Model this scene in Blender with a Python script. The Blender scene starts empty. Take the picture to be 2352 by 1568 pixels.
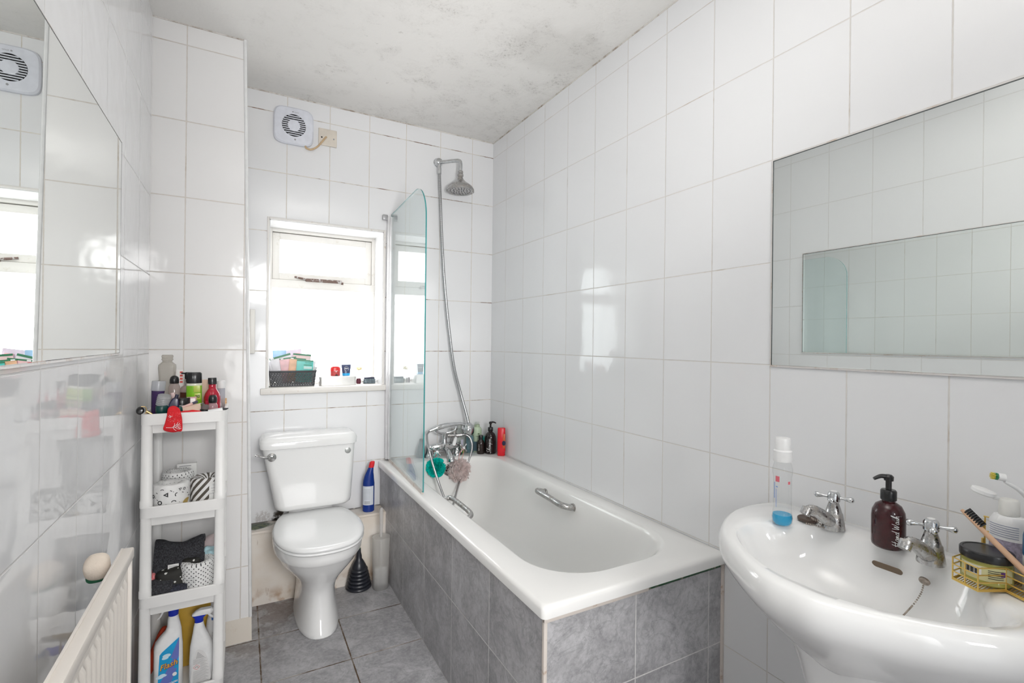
import bpy, bmesh, math, random
from mathutils import Vector, Matrix, noise
random.seed(7)
PI = math.pi
scene = bpy.context.scene
COL = scene.collection

# ------------------------------------------------------------------ camera
cam_data = bpy.data.cameras.new('camera')
cam_data.sensor_width = 36.0
cam_data.lens = 17.177
cam_data.clip_start = 0.02
cam = bpy.data.objects.new('camera', cam_data)
COL.objects.link(cam)
yaw, pitch, roll = math.radians(-28.873), math.radians(0.0525), math.radians(0.6327)
fw = Vector((-math.sin(yaw) * math.cos(pitch), math.cos(yaw) * math.cos(pitch), math.sin(pitch)))
rt = Vector((math.cos(yaw), math.sin(yaw), 0))
up = rt.cross(fw)
r2 = rt * math.cos(roll) + up * math.sin(roll)
u2 = -rt * math.sin(roll) + up * math.cos(roll)
M = Matrix.Identity(4)
for i in range(3):
    M[i][0], M[i][1], M[i][2] = r2[i], u2[i], -fw[i]
M.translation = Vector((-1.3656, -2.7464, 1.2661))
cam.matrix_world = M
scene.camera = cam

# ------------------------------------------------------------------ world, lights, exposure
w = bpy.data.worlds.new('world'); scene.world = w
w.use_nodes = True
w.node_tree.nodes['Background'].inputs[0].default_value = (0.92, 0.96, 1.0, 1)
w.node_tree.nodes['Background'].inputs[1].default_value = 1.0
vs = scene.view_settings
vs.view_transform = 'Standard'; vs.look = 'None'; vs.gamma = 1.0; vs.exposure = 0.1
vs.use_curve_mapping = False

def area(name, loc, rot, sx, sy, power, col):
    l = bpy.data.lights.new(name, 'AREA'); l.shape = 'RECTANGLE'; l.size = sx; l.size_y = sy
    l.energy = power; l.color = col
    o = bpy.data.objects.new(name, l); COL.objects.link(o)
    o.location = loc; o.rotation_euler = rot
    return o
# daylight of the hall falling in through the open doorway behind the camera
hl = area('hall_daylight', (-1.0, -5.60, 2.2), (math.radians(78), 0, math.radians(-4)), 1.3, 0.5, 13.0, (1.0, 0.99, 0.98))
hl.data.spread = math.radians(60)
# added fill lamps, unseen: two aimed up at the ceiling, one weak and low
fl = area('ceiling_fill', (-1.1, -3.10, 1.3), (math.radians(118), 0, math.radians(-12)), 0.3, 0.3, 5.2, (1.0, 0.99, 0.98))
fl.data.spread = math.radians(68)
f2 = area('ceiling_fill', (-0.9, -2.36, 1.9), (PI, 0, 0), 0.3, 0.3, 11.5, (1.0, 0.99, 0.98))
f2.data.spread = math.radians(120)
f3 = area('low_fill', (-1.25, -3.2, 0.9), (math.radians(75), 0, math.radians(-8)), 0.5, 0.5, 1.3, (1.0, 0.99, 0.98))
f3.data.spread = math.radians(80)

# ------------------------------------------------------------------ node helpers
class NT:
    def __init__(s, name):
        s.m = bpy.data.materials.new(name); s.m.use_nodes = True
        s.t = s.m.node_tree
        s.t.nodes.clear()
        s.out = s.t.nodes.new('ShaderNodeOutputMaterial')
    def n(s, typ, **kw):
        x = s.t.nodes.new(typ)
        for k, v in kw.items(): setattr(x, k, v)
        return x
    def set(s, sock, v):
        if v is None: return
        if hasattr(v, 'is_linked') or isinstance(v, bpy.types.NodeSocket): s.t.links.new(v, sock)
        else:
            if isinstance(v, (tuple, list)) and len(v) == 3 and sock.type == 'RGBA': v = (*v, 1)
            sock.default_value = v
    def math(s, op, a, b=None, c=None, clamp=False):
        x = s.n('ShaderNodeMath', operation=op); x.use_clamp = clamp
        s.set(x.inputs[0], a); s.set(x.inputs[1], b)
        if c is not None: s.set(x.inputs[2], c)
        return x.outputs[0]
    def mix(s, f, a, b):
        x = s.n('ShaderNodeMix', data_type='RGBA')
        s.set(x.inputs['Factor'], f)
        s.set(x.inputs[6], a); s.set(x.inputs[7], b)
        return x.outputs[2]
    def ramp(s, v, lo, hi, a=0.0, b=1.0):
        x = s.n('ShaderNodeMapRange', interpolation_type='SMOOTHSTEP')
        s.set(x.inputs[0], v); s.set(x.inputs[1], lo); s.set(x.inputs[2], hi); s.set(x.inputs[3], a); s.set(x.inputs[4], b)
        return x.outputs[0]
    def coord(s):
        return s.n('ShaderNodeTexCoord').outputs['Object']
    def sep(s, v):
        x = s.n('ShaderNodeSeparateXYZ'); s.set(x.inputs[0], v); return x.outputs
    def comb(s, a, b, c):
        x = s.n('ShaderNodeCombineXYZ'); s.set(x.inputs[0], a); s.set(x.inputs[1], b); s.set(x.inputs[2], c); return x.outputs[0]
    def noise(s, v, scale, detail=2.0, rough=0.5, dist=0.0):
        x = s.n('ShaderNodeTexNoise'); s.set(x.inputs['Vector'], v)
        x.inputs['Scale'].default_value = scale; x.inputs['Detail'].default_value = detail
        x.inputs['Roughness'].default_value = rough; x.inputs['Distortion'].default_value = dist
        return x.outputs[0]
    def bump(s, h, strength=1.0, distance=1.0):
        x = s.n('ShaderNodeBump'); x.inputs['Strength'].default_value = strength; x.inputs['Distance'].default_value = distance
        s.set(x.inputs['Height'], h); return x.outputs[0]
    def principled(s, color, rough=0.5, metal=0.0, normal=None, **kw):
        x = s.n('ShaderNodeBsdfPrincipled')
        s.set(x.inputs['Base Color'], color); s.set(x.inputs['Roughness'], rough); s.set(x.inputs['Metallic'], metal)
        if normal is not None: s.set(x.inputs['Normal'], normal)
        for k, v in kw.items(): s.set(x.inputs[k.replace('_', ' ')], v)
        s.t.links.new(x.outputs[0], s.out.inputs[0])
        return x
    def done(s, shader=None):
        if shader is not None: s.t.links.new(shader, s.out.inputs[0])
        return s.m

def pm(name, col, rough=0.4, metal=0.0, vary=0.04, vscale=30.0, bump=0.0, bscale=200.0, **kw):
    """plain material with slight procedural colour variation"""
    t = NT(name); c = t.coord()
    f = t.noise(c, vscale, 3)
    f = t.ramp(f, 0.3, 0.7)
    a = tuple(max(0, x * (1 - vary)) for x in col); b = tuple(min(1, x * (1 + vary)) for x in col)
    nrm = t.bump(t.noise(c, bscale, 2), 1.0, bump) if bump else None
    t.principled(t.mix(f, a, b), rough, metal, nrm, **kw)
    return t.done()

def clear_mat(name, tint, rough=0.02, refl=1.0, haze=0.0, hazecol=(0.9, 0.9, 0.9)):
    """thin clear plastic or pane: tinted see-through plus fresnel reflection, optional translucent haze"""
    t = NT(name)
    tr = t.n('ShaderNodeBsdfTransparent'); t.set(tr.inputs[0], tint)
    gl = t.n('ShaderNodeBsdfGlossy'); gl.inputs['Roughness'].default_value = rough
    lw = t.n('ShaderNodeLayerWeight'); lw.inputs[0].default_value = 0.5
    f5 = t.math('POWER', lw.outputs['Facing'], 5.0)
    f = t.math('MULTIPLY', t.math('ADD', t.math('MULTIPLY', f5, 0.9), 0.035), refl, clamp=True)
    m1 = t.n('ShaderNodeMixShader')
    body = tr.outputs[0]
    if haze:
        di = t.n('ShaderNodeBsdfTranslucent'); t.set(di.inputs[0], hazecol)
        d2 = t.n('ShaderNodeBsdfDiffuse'); t.set(d2.inputs[0], hazecol)
        mm = t.n('ShaderNodeMixShader'); mm.inputs[0].default_value = 0.5
        t.t.links.new(di.outputs[0], mm.inputs[1]); t.t.links.new(d2.outputs[0], mm.inputs[2])
        m2 = t.n('ShaderNodeMixShader'); m2.inputs[0].default_value = haze
        t.t.links.new(tr.outputs[0], m2.inputs[1]); t.t.links.new(mm.outputs[0], m2.inputs[2])
        body = m2.outputs[0]
    t.t.links.new(f, m1.inputs[0]); t.t.links.new(body, m1.inputs[1]); t.t.links.new(gl.outputs[0], m1.inputs[2])
    return t.done(m1.outputs[0])

def tile_mat(name, base, grout, dirt, au, av, w, h, ou, ov, gw=0.004, dirtlo=0.55, dirthi=0.72, rough=0.08,
             stone=None, tilt=0.02, wav=0.0005, stain_shade_spots=(), hdirt=False):
    t = NT(name); c = t.coord(); s = t.sep(c)
    ax = {'x': s[0], 'y': s[1], 'z': s[2]}
    def dist(a, size, off):
        u = t.math('DIVIDE', t.math('SUBTRACT', ax[a], off), size)
        f = t.math('FRACT', u); fl = t.math('FLOOR', u)
        d = t.math('MULTIPLY', t.math('MINIMUM', f, t.math('SUBTRACT', 1.0, f)), size)
        return f, fl, d
    fu, iu, du = dist(au, w, ou); fv, iv, dv = dist(av, h, ov)
    jit = t.math('MULTIPLY', t.math('SUBTRACT', t.noise(c, 60, 2), 0.5), gw * 0.5)
    d = t.math('ADD', t.math('MINIMUM', du, dv), jit)
    mask = t.ramp(d, gw * 0.3, gw * 0.65)
    wn = t.n('ShaderNodeTexWhiteNoise', noise_dimensions='3D'); t.set(wn.inputs[0], t.comb(iu, iv, 3.7))
    rs = t.sep(wn.outputs['Color'])
    if stone:
        n1 = t.noise(c, 9, 7, 0.68, 0.5); n2 = t.noise(c, 70, 5, 0.7)
        k = t.math('ADD', t.math('MULTIPLY', n1, 0.62), t.math('MULTIPLY', n2, 0.38))
        k = t.math('ADD', k, t.math('MULTIPLY', t.math('SUBTRACT', rs[2], 0.5), 0.06))
        tile = t.mix(t.ramp(k, 0.34, 0.66), stone[0], stone[1])
        vein = t.ramp(t.math('ABSOLUTE', t.math('SUBTRACT', t.noise(c, 9, 5, 0.6, 1.4), 0.5)), 0.0, 0.035, 1.0, 0.0)
        tile = t.mix(t.math('MULTIPLY', vein, 0.28), tile, stone[2])
    else:
        k = t.math('ADD', t.math('MULTIPLY', t.noise(c, 2.5, 2), 0.5), t.math('MULTIPLY', rs[2], 0.5))
        tile = t.mix(k, tuple(x * 0.985 for x in base), base)
    dk = t.ramp(t.noise(c, 5.5, 4, 0.65), dirtlo, dirthi)
    if hdirt:   # grime gathers on the horizontal joints
        hz = t.math('ADD', t.math('MULTIPLY', t.math('LESS_THAN', dv, du), 0.85), 0.15)
        dk = t.math('MULTIPLY', dk, hz)
    g = t.mix(dk, grout, dirt)
    col = t.mix(mask, g, tile)
    for (cx, cy, cz, r, scol, amt, sc) in stain_shade_spots:
        vm = t.n('ShaderNodeVectorMath', operation='DISTANCE'); t.set(vm.inputs[0], c); vm.inputs[1].default_value = (cx, cy, cz)
        near = t.ramp(vm.outputs['Value'], r * 0.35, r, 1.0, 0.0)
        sp = t.ramp(t.math('ADD', t.noise(c, sc, 5, 0.7), t.math('MULTIPLY', near, 0.25)), 0.66, 0.76)
        col = t.mix(t.math('MULTIPLY', t.math('MULTIPLY', near, sp), amt), col, scol)
    hgt = t.math('MULTIPLY', mask, 0.0006)
    tl = t.math('ADD', t.math('MULTIPLY', t.math('MULTIPLY', t.math('SUBTRACT', fu, 0.5), t.math('SUBTRACT', rs[0], 0.5)), tilt * w),
                t.math('MULTIPLY', t.math('MULTIPLY', t.math('SUBTRACT', fv, 0.5), t.math('SUBTRACT', rs[1], 0.5)), tilt * h))
    hgt = t.math('ADD', hgt, tl)
    hgt = t.math('ADD', hgt, t.math('MULTIPLY', t.noise(c, 9, 2, 0.5), wav * 2))
    rr = t.math('ADD', t.math('MULTIPLY', t.math('SUBTRACT', 1.0, mask), 0.6), rough)
    t.principled(col, rr, 0.0, t.bump(hgt), IOR=1.42)
    return t.done()

# ------------------------------------------------------------------ geometry helpers
def link_mesh(name, bm, mat, parent=None, smooth=35):
    me = bpy.data.meshes.new(name)
    bmesh.ops.recalc_face_normals(bm, faces=bm.faces)
    bm.to_mesh(me); bm.free()
    mats = mat if isinstance(mat, (list, tuple)) else [mat]
    for m in mats: me.materials.append(m)
    if smooth:
        for p in me.polygons: p.use_smooth = True
        me.set_sharp_from_angle(angle=math.radians(smooth))
    o = bpy.data.objects.new(name, me); COL.objects.link(o)
    if parent: o.parent = parent
    return o

def tag(o, label, cat, group=None):
    o['label'] = label; o['category'] = cat
    if group: o['group'] = group
    return o

def struct(o):
    o['kind'] = 'structure'; return o

def thing(name, label, cat, loc=(0, 0, 0), rot=(0, 0, 0), group=None):
    o = bpy.data.objects.new(name, None); COL.objects.link(o)
    o.empty_display_size = 0.05
    o.location = loc; o.rotation_euler = rot
    return tag(o, label, cat, group)

def B(): return bmesh.new()

def box(bm, x0, x1, y0, y1, z0, z1, bev=0.0, mi=0, seg=2):
    vs_ = [bm.verts.new((x, y, z)) for x in (x0, x1) for y in (y0, y1) for z in (z0, z1)]
    idx = [(0, 1, 3, 2), (4, 6, 7, 5), (0, 4, 5, 1), (2, 3, 7, 6), (0, 2, 6, 4), (1, 5, 7, 3)]
    fs = [bm.faces.new([vs_[i] for i in f]) for f in idx]
    for f in fs: f.material_index = mi
    if bev:
        es = list({e for f in fs for e in f.edges})
        bmesh.ops.bevel(bm, geom=es, offset=bev, segments=seg, affect='EDGES', profile=0.5)
    return fs

def loft(bm, rings, cap0=True, cap1=True, mi=0, closed=True):
    """rings: lists of points of equal length; consecutive rings joined"""
    rv = [[bm.verts.new(p) for p in r] for r in rings]
    n = len(rv[0])
    for a, b in zip(rv, rv[1:]):
        for i in range(n if closed else n - 1):
            j = (i + 1) % n
            f = bm.faces.new((a[i], a[j], b[j], b[i])); f.material_index = mi
    if cap0: bm.faces.new(list(reversed(rv[0]))).material_index = mi
    if cap1: bm.faces.new(rv[-1]).material_index = mi
    return rv

def lathe(bm, prof, segs=32, sx=1.0, sy=1.0, cx=0.0, cy=0.0, mi=0, cap0=True, cap1=True, xf=None):
    rings = []
    for r, z in prof:
        ring = []
        for i in range(segs):
            a = 2 * PI * i / segs
            p = Vector((cx + max(r, 1e-5) * sx * math.cos(a), cy + max(r, 1e-5) * sy * math.sin(a), z))
            ring.append(xf @ p if xf else p)
        rings.append(ring)
    return loft(bm, rings, cap0, cap1, mi)

def catmull(pts, n=8, closed=False):
    pts = [Vector(p) for p in pts]; out = []; m = len(pts)
    for i in range(m if closed else m - 1):
        if closed: p0, p1, p2, p3 = pts[(i - 1) % m], pts[i], pts[(i + 1) % m], pts[(i + 2) % m]
        else: p0, p1, p2, p3 = pts[max(i - 1, 0)], pts[i], pts[i + 1], pts[min(i + 2, m - 1)]
        for k in range(n):
            t = k / n
            out.append(0.5 * ((2 * p1) + (p2 - p0) * t + (2 * p0 - 5 * p1 + 4 * p2 - p3) * t * t + (3 * p1 - p0 - 3 * p2 + p3) * t ** 3))
    if not closed: out.append(pts[-1])
    return out

def tube(bm, pts, r, segs=10, mi=0, caps=True, closed=False):
    """r: number or function of t"""
    pts = [Vector(p) for p in pts]; n = len(pts); rings = []
    ref = Vector((0, 0, 1))
    t0 = (pts[1] - pts[0]).normalized()
    if abs(t0.dot(ref)) > 0.9: ref = Vector((1, 0, 0))
    nrm = (ref - t0 * ref.dot(t0)).normalized()
    for i, p in enumerate(pts):
        if closed: tg = (pts[(i + 1) % n] - pts[i - 1]).normalized()
        else: tg = (pts[min(i + 1, n - 1)] - pts[max(i - 1, 0)]).normalized()
        nrm = (nrm - tg * nrm.dot(tg)).normalized()
        bn = tg.cross(nrm)
        rr = r(i / (n - 1)) if callable(r) else r
        rings.append([p + nrm * rr * math.cos(2 * PI * k / segs) + bn * rr * math.sin(2 * PI * k / segs) for k in range(segs)])
    if closed: rings.append(rings[0]); 
    rv = loft(bm, rings, caps and not closed, caps and not closed, mi)
    return rv

def rod(bm, a, b, r, segs=12, mi=0, r1=None):
    a = Vector(a); b = Vector(b)
    tube(bm, [a, b], (lambda t: r + (r1 - r) * t) if r1 is not None else r, segs, mi)

def ball(bm, c, r, seg=16, ring=10, sc=(1, 1, 1), mi=0):
    prof = [(math.sin(PI * k / ring), -math.cos(PI * k / ring)) for k in range(ring + 1)]
    xf = Matrix.Translation(Vector(c)) @ Matrix.Diagonal((r * sc[0], r * sc[1], r * sc[2], 1))
    lathe(bm, prof, seg, mi=mi, xf=xf)

def rrect(x0, x1, y0, y1, r, z, n=8):
    pts = []
    r = min(r, (x1 - x0) / 2 - 1e-5, (y1 - y0) / 2 - 1e-5)
    for cx, cy, a0 in ((x1 - r, y1 - r, 0), (x0 + r, y1 - r, PI / 2), (x0 + r, y0 + r, PI), (x1 - r, y0 + r, 1.5 * PI)):
        for k in range(n + 1):
            a = a0 + PI / 2 * k / n
            pts.append(Vector((cx + r * math.cos(a), cy + r * math.sin(a), z)))
    return pts

def polar_ring(pts, center, N, z=0, scale=1.0, sx=None, shift=(0, 0)):
    d = catmull([(p[0], p[1], 0) for p in pts], 12, True)
    cx, cy = center
    pol = sorted(((math.atan2(p.y - cy, p.x - cx) % (2 * PI)), math.hypot(p.x - cx, p.y - cy)) for p in d)
    pol = [(pol[-1][0] - 2 * PI, pol[-1][1])] + pol + [(pol[0][0] + 2 * PI, pol[0][1])]
    out = []; j = 0
    for i in range(N):
        a = 2 * PI * i / N
        while j < len(pol) - 2 and pol[j + 1][0] < a: j += 1
        (a0, r0), (a1, r1) = pol[j], pol[j + 1]
        r = r0 + (r1 - r0) * ((a - a0) / (a1 - a0) if a1 > a0 else 0)
        out.append(Vector((cx + shift[0] + r * scale * (sx or 1) * math.cos(a), cy + shift[1] + r * scale * math.sin(a), z)))
    return out

def wrap_verts(bm, R, a0, gap=0.0006, sy=1.0):
    """bend a flat (x, z) drawing round an upright cylinder; x=0 faces angle a0"""
    for v in bm.verts:
        a = a0 + v.co.x / R
        rad = R + gap + v.co.y
        v.co = Vector((rad * math.cos(a), rad * math.sin(a) * sy, v.co.z))

def text_bm(body, size, shear=0.0, spacing=1.0, res=2, bold=0.0):
    cu = bpy.data.curves.new('lettering', 'FONT'); cu.body = body; cu.size = size; cu.shear = shear
    cu.align_x = 'CENTER'; cu.align_y = 'CENTER'; cu.resolution_u = res; cu.space_character = spacing; cu.offset = bold
    ob = bpy.data.objects.new('lettering', cu); COL.objects.link(ob)
    bpy.context.view_layer.update()
    me = bpy.data.meshes.new_from_object(ob.evaluated_get(bpy.context.evaluated_depsgraph_get()))
    bm = B(); bm.from_mesh(me)
    bpy.data.objects.remove(ob); bpy.data.curves.remove(cu); bpy.data.meshes.remove(me)
    for v in bm.verts: v.co = Vector((v.co.x, 0, v.co.y))      # stands upright in x-z
    bmesh.ops.subdivide_edges(bm, edges=[e for e in bm.edges if e.calc_length() > size * 0.35], cuts=1)
    return bm

def patch_wrap(bm, R, a0, wdt, z0, z1, gap=0.0004, n=16, sy=1.0, mi=0, R1=None):
    R1 = R1 or R
    rows = []
    for z, rad in ((z0, R), (z1, R1)):
        rows.append([Vector(((rad + gap) * math.cos(a0 + (k / n - 0.5) * wdt / rad), (rad + gap) * math.sin(a0 + (k / n - 0.5) * wdt / rad) * sy, z)) for k in range(n + 1)])
    loft(bm, rows, False, False, mi, closed=False)

def stroke(bm, pts, wd, n=6):
    """flat ribbon stroke in x-z (handwriting)"""
    p = catmull([(a, 0, b) for a, b in pts], n) if len(pts) > 2 else [Vector((a, 0, b)) for a, b in pts]
    L = []
    for i, q in enumerate(p):
        tg = (p[min(i + 1, len(p) - 1)] - p[max(i - 1, 0)]).normalized()
        nn = Vector((-tg.z, 0, tg.x))
        L.append((bm.verts.new(q + nn * wd / 2), bm.verts.new(q - nn * wd / 2)))
    for a, b in zip(L, L[1:]): bm.faces.new((a[0], b[0], b[1], a[1]))

def blob(bm, c, size, e=0.5, amp=0.0, freq=10.0, seg=28, ring=18, fn=None, seed=0, mi=0):
    """superellipsoid with noise: cushions, towels, pouches"""
    def sp(x, p): return math.copysign(abs(x) ** p, x)
    rings = []
    for k in range(ring + 1):
        ph = -PI / 2 + PI * k / ring; row = []
        for i in range(seg):
            th = 2 * PI * i / seg
            x = sp(math.cos(ph), e) * sp(math.cos(th), e); y = sp(math.cos(ph), e) * sp(math.sin(th), e); z = sp(math.sin(ph), e)
            p = Vector((x * size[0], y * size[1], z * size[2]))
            d = noise.noise(p * freq + Vector((seed * 7.1, seed * 3.3, seed))) * amp
            p = p + p.normalized() * d
            if fn: p = fn(p)
            row.append(p + Vector(c))
        rings.append(row)
    loft(bm, rings, True, True, mi)

# ------------------------------------------------------------------ materials
WHITE_T = (0.835, 0.838, 0.85)
GROUT = (0.62, 0.58, 0.53); DIRT = (0.34, 0.24, 0.17); DIRT2 = (0.20, 0.11, 0.07)
m_far = tile_mat('white_tile_far', WHITE_T, (0.74, 0.70, 0.64), DIRT2, 'x', 'z', 0.2069, 0.302, -0.1418 - 0.2069 * 20, 2.4146 - 0.302 * 20, 0.0040, 0.47, 0.62, tilt=0.02, hdirt=True,
                 stain_shade_spots=((-1.27, 0, 0.37, 0.06, (0.20, 0.13, 0.09), 0.35, 90), (-1.19, 0, 0.36, 0.065, (0.05, 0.04, 0.03), 1.0, 14)))  # brown specks, then a dark spot painting the shaded gap under the tiles
m_right = tile_mat('white_tile_right', WHITE_T, (0.735, 0.71, 0.68), (0.58, 0.51, 0.44), 'y', 'z', 0.2088, 0.302, -0.1806 - 0.2088 * 20, 2.4146 - 0.302 * 20, 0.0034, 0.56, 0.74, tilt=0.03, wav=0.0006)
m_left = tile_mat('white_tile_left', WHITE_T, (0.745, 0.735, 0.725), (0.66, 0.62, 0.58), 'y', 'z', 0.2300, 0.302, -0.652 - 0.23 * 20, 2.4146 - 0.302 * 20, 0.0036, 0.6, 0.8, rough=0.05, tilt=0.02, wav=0.0007)
m_column = tile_mat('white_tile_column', (0.835, 0.825, 0.82), (0.70, 0.655, 0.61), (0.52, 0.44, 0.36), 'x', 'z', 0.2069, 0.302, -1.570 - 0.2069 * 20, 2.429 - 0.302 * 20, 0.0042, 0.55, 0.75, tilt=0.02, wav=0.0009)
STONE = ((0.29, 0.285, 0.295), (0.53, 0.525, 0.54), (0.17, 0.168, 0.175))
m_floor = tile_mat('grey_stone_floor_tile', (0.3, 0.3, 0.3), (0.42, 0.38, 0.34), (0.12, 0.08, 0.05), 'x', 'y', 0.3195, 0.313, -1.292 - 0.3195 * 20, -0.432 - 0.313 * 20, 0.0055, 0.42, 0.58, rough=0.32,
                   stone=STONE, tilt=0.01, wav=0.0003, stain_shade_spots=((-1.20, -0.2, 0, 0.22, (0.12, 0.06, 0.03), 0.5, 8), (-1.33, -0.42, 0, 0.2, (0.13, 0.09, 0.06), 0.4, 8)))
m_pside = tile_mat('grey_stone_panel_tile_side', (0.3, 0.3, 0.3), (0.66, 0.65, 0.64), (0.50, 0.46, 0.44), 'y', 'z', 0.3073, 0.318, -1.384 - 0.3073 * 20, -0.318 * 4, 0.0040, 0.5, 0.7, rough=0.28, stone=STONE, tilt=0.012, wav=0.0003)
m_pend = tile_mat('grey_stone_panel_tile_end', (0.3, 0.3, 0.3), (0.66, 0.65, 0.64), (0.50, 0.46, 0.44), 'x', 'z', 0.3055, 0.312, -0.376 - 0.3055 * 20, -0.312 * 4, 0.0040, 0.5, 0.7, rough=0.28, stone=STONE, tilt=0.012, wav=0.0003)

def ceiling_mat():
    t = NT('mouldy_white_ceiling_paint'); c = t.coord(); s = t.sep(c)
    # damp area toward the window and the bath corner
    vm = t.n('ShaderNodeVectorMath', operation='DISTANCE'); t.set(vm.inputs[0], c); vm.inputs[1].default_value = (-0.38, -0.45, 2.51)
    area_ = t.ramp(t.math('ADD', vm.outputs['Value'], t.math('MULTIPLY', t.math('SUBTRACT', t.noise(c, 3.0, 3), 0.5), 0.9)), 0.35, 1.25, 1.0, 0.0)
    vm2 = t.n('ShaderNodeVectorMath', operation='DISTANCE'); t.set(vm2.inputs[0], c); vm2.inputs[1].default_value = (-0.20, -1.03, 2.51)
    a2 = t.ramp(t.math('ADD', vm2.outputs['Value'], t.math('MULTIPLY', t.math('SUBTRACT', t.noise(c, 5.0, 3), 0.5), 0.35)), 0.12, 0.24, 1.0, 0.0)
    edge = t.ramp(s[1], -0.22, -0.01)
    dens = t.math('MAXIMUM', t.math('MAXIMUM', area_, t.math('MULTIPLY', edge, 0.8)), a2)
    cloud = t.ramp(t.noise(c, 7, 6, 0.7, 0.4), 0.46, 0.72)
    fine = t.ramp(t.noise(c, 95, 4, 0.75), 0.50, 0.70)
    spots = t.ramp(t.noise(c, 32, 3, 0.6), 0.68, 0.76)
    k = t.math('MULTIPLY', dens, t.math('ADD', t.math('MULTIPLY', t.math('MULTIPLY', cloud, fine), 0.62), t.math('MULTIPLY', cloud, 0.13)))
    k = t.math('ADD', k, t.math('MULTIPLY', t.math('MULTIPLY', spots, t.math('ADD', t.math('MULTIPLY', dens, 0.32), 0.04)), 1.0))
    k = t.math('ADD', k, t.math('MULTIPLY', a2, 0.16), clamp=True)
    col = t.mix(k, (0.80, 0.785, 0.76), (0.27, 0.25, 0.22))
    t.principled(col, 0.75, 0.0, t.bump(t.noise(c, 60, 4), 1.0, 0.0012))
    return t.done()
m_ceiling = ceiling_mat()

def ledge_mat():
    t = NT('stained_cream_boxing'); c = t.coord(); s = t.sep(c)
    base = t.mix(t.ramp(t.noise(c, 6, 4), 0.35, 0.75), (0.84, 0.79, 0.73), (0.76, 0.67, 0.57))
    low = t.ramp(s[2], 0.0, 0.10, 1.0, 0.0)
    base = t.mix(t.math('MULTIPLY', low, t.ramp(t.noise(c, 18, 4), 0.4, 0.65)), base, (0.42, 0.24, 0.12))
    vm = t.n('ShaderNodeVectorMath', operation='DISTANCE'); t.set(vm.inputs[0], c); vm.inputs[1].default_value = (-1.30, -0.04, 0.352)
    near = t.ramp(t.math('ADD', vm.outputs['Value'], t.math('MULTIPLY', t.math('SUBTRACT', t.noise(c, 22, 4), 0.5), 0.14)), 0.05, 0.085, 1.0, 0.0)
    base = t.mix(near, base, t.mix(t.ramp(t.noise(c, 70, 3), 0.4, 0.6), (0.02, 0.05, 0.025), (0.12, 0.15, 0.06)))
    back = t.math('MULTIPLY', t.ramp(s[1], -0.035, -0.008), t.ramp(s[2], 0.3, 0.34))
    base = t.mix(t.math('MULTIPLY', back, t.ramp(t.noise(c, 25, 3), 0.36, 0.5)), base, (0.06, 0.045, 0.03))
    sx = t.comb(s[0], s[1], t.math('MULTIPLY', s[2], 0.18))
    drip = t.ramp(t.noise(sx, 60, 3, 0.6), 0.66, 0.75)
    base = t.mix(t.math('MULTIPLY', drip, 0.5), base, (0.34, 0.22, 0.14))
    t.principled(base, 0.45)
    return t.done()
m_ledge = ledge_mat()

def worn_paint(name, col, worn, lo=0.60, hi=0.68, sc=14, rough=0.4):
    t = NT(name); c = t.coord()
    k = t.ramp(t.noise(c, sc, 6, 0.7), lo, hi)
    t.principled(t.mix(k, col, worn), rough, 0.0, t.bump(t.noise(c, 40, 3), 1, 0.0006))
    return t.done()
m_winframe = worn_paint('cream_window_paint', (0.80, 0.78, 0.74), (0.62, 0.57, 0.48), 0.60, 0.74)
m_sillpaint = worn_paint('cream_sill_paint', (0.80, 0.77, 0.73), (0.55, 0.46, 0.36), 0.64, 0.74)
m_handle_rust = worn_paint('worn_brown_handle', (0.16, 0.10, 0.08), (0.55, 0.53, 0.52), 0.52, 0.58, 50)

t = NT('frosted_daylit_pane'); c = t.coord()
em = t.n('ShaderNodeEmission'); t.set(em.inputs[0], t.mix(t.ramp(t.noise(c, 40, 3), 0.3, 0.7), (0.97, 0.985, 1.0), (1, 1, 1))); em.inputs[1].default_value = 6.0
m_pane = t.done(em.outputs[0])

m_trimwhite = pm('white_trim_plastic', (0.80, 0.80, 0.80), 0.25)
m_plinth = worn_paint('cream_plinth', (0.78, 0.72, 0.64), (0.6, 0.48, 0.36), 0.6, 0.75, 12)
m_ceramic = pm('white_ceramic', (0.86, 0.86, 0.855), 0.06, vary=0.006, vscale=4, Coat_Weight=0.3)
m_seat = pm('white_seat_plastic', (0.87, 0.875, 0.875), 0.12, vary=0.006, vscale=4)
m_acrylic = pm('white_acrylic', (0.85, 0.845, 0.83), 0.10, vary=0.008, vscale=3)
m_chrome = pm('chrome', (0.62, 0.63, 0.64), 0.09, 1.0, vary=0.12, vscale=40)
t = NT('limescaled_chrome'); c = t.coord()
k = t.ramp(t.noise(c, 55, 5, 0.7), 0.42, 0.68)
t.principled(t.mix(k, (0.50, 0.50, 0.50), (0.40, 0.37, 0.34)), t.math('ADD', t.math('MULTIPLY', k, 0.42), 0.12), t.math('SUBTRACT', 1.0, t.math('MULTIPLY', k, 0.35)), t.bump(k, 1, 0.0003))
m_scaled = t.done()
m_mirror = pm('mirror_silver', (0.88, 0.905, 0.885), 0.0, 1.0, vary=0.004, vscale=2)
m_mirroredge = pm('mirror_edge', (0.09, 0.10, 0.10), 0.25)
m_silicone = worn_paint('aged_sealant', (0.66, 0.60, 0.55), (0.46, 0.33, 0.24), 0.56, 0.70, 25)
m_greenbacking = worn_paint('green_backing_board', (0.02, 0.09, 0.035), (0.30, 0.27, 0.2), 0.52, 0.62, 30)
m_glass = clear_mat('screen_glass', (0.945, 0.98, 0.978), 0.01, 1.1, haze=0.06, hazecol=(0.80, 0.95, 0.95))
m_glassedge = pm('glass_edge_green', (0.05, 0.27, 0.27), 0.1)
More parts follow.
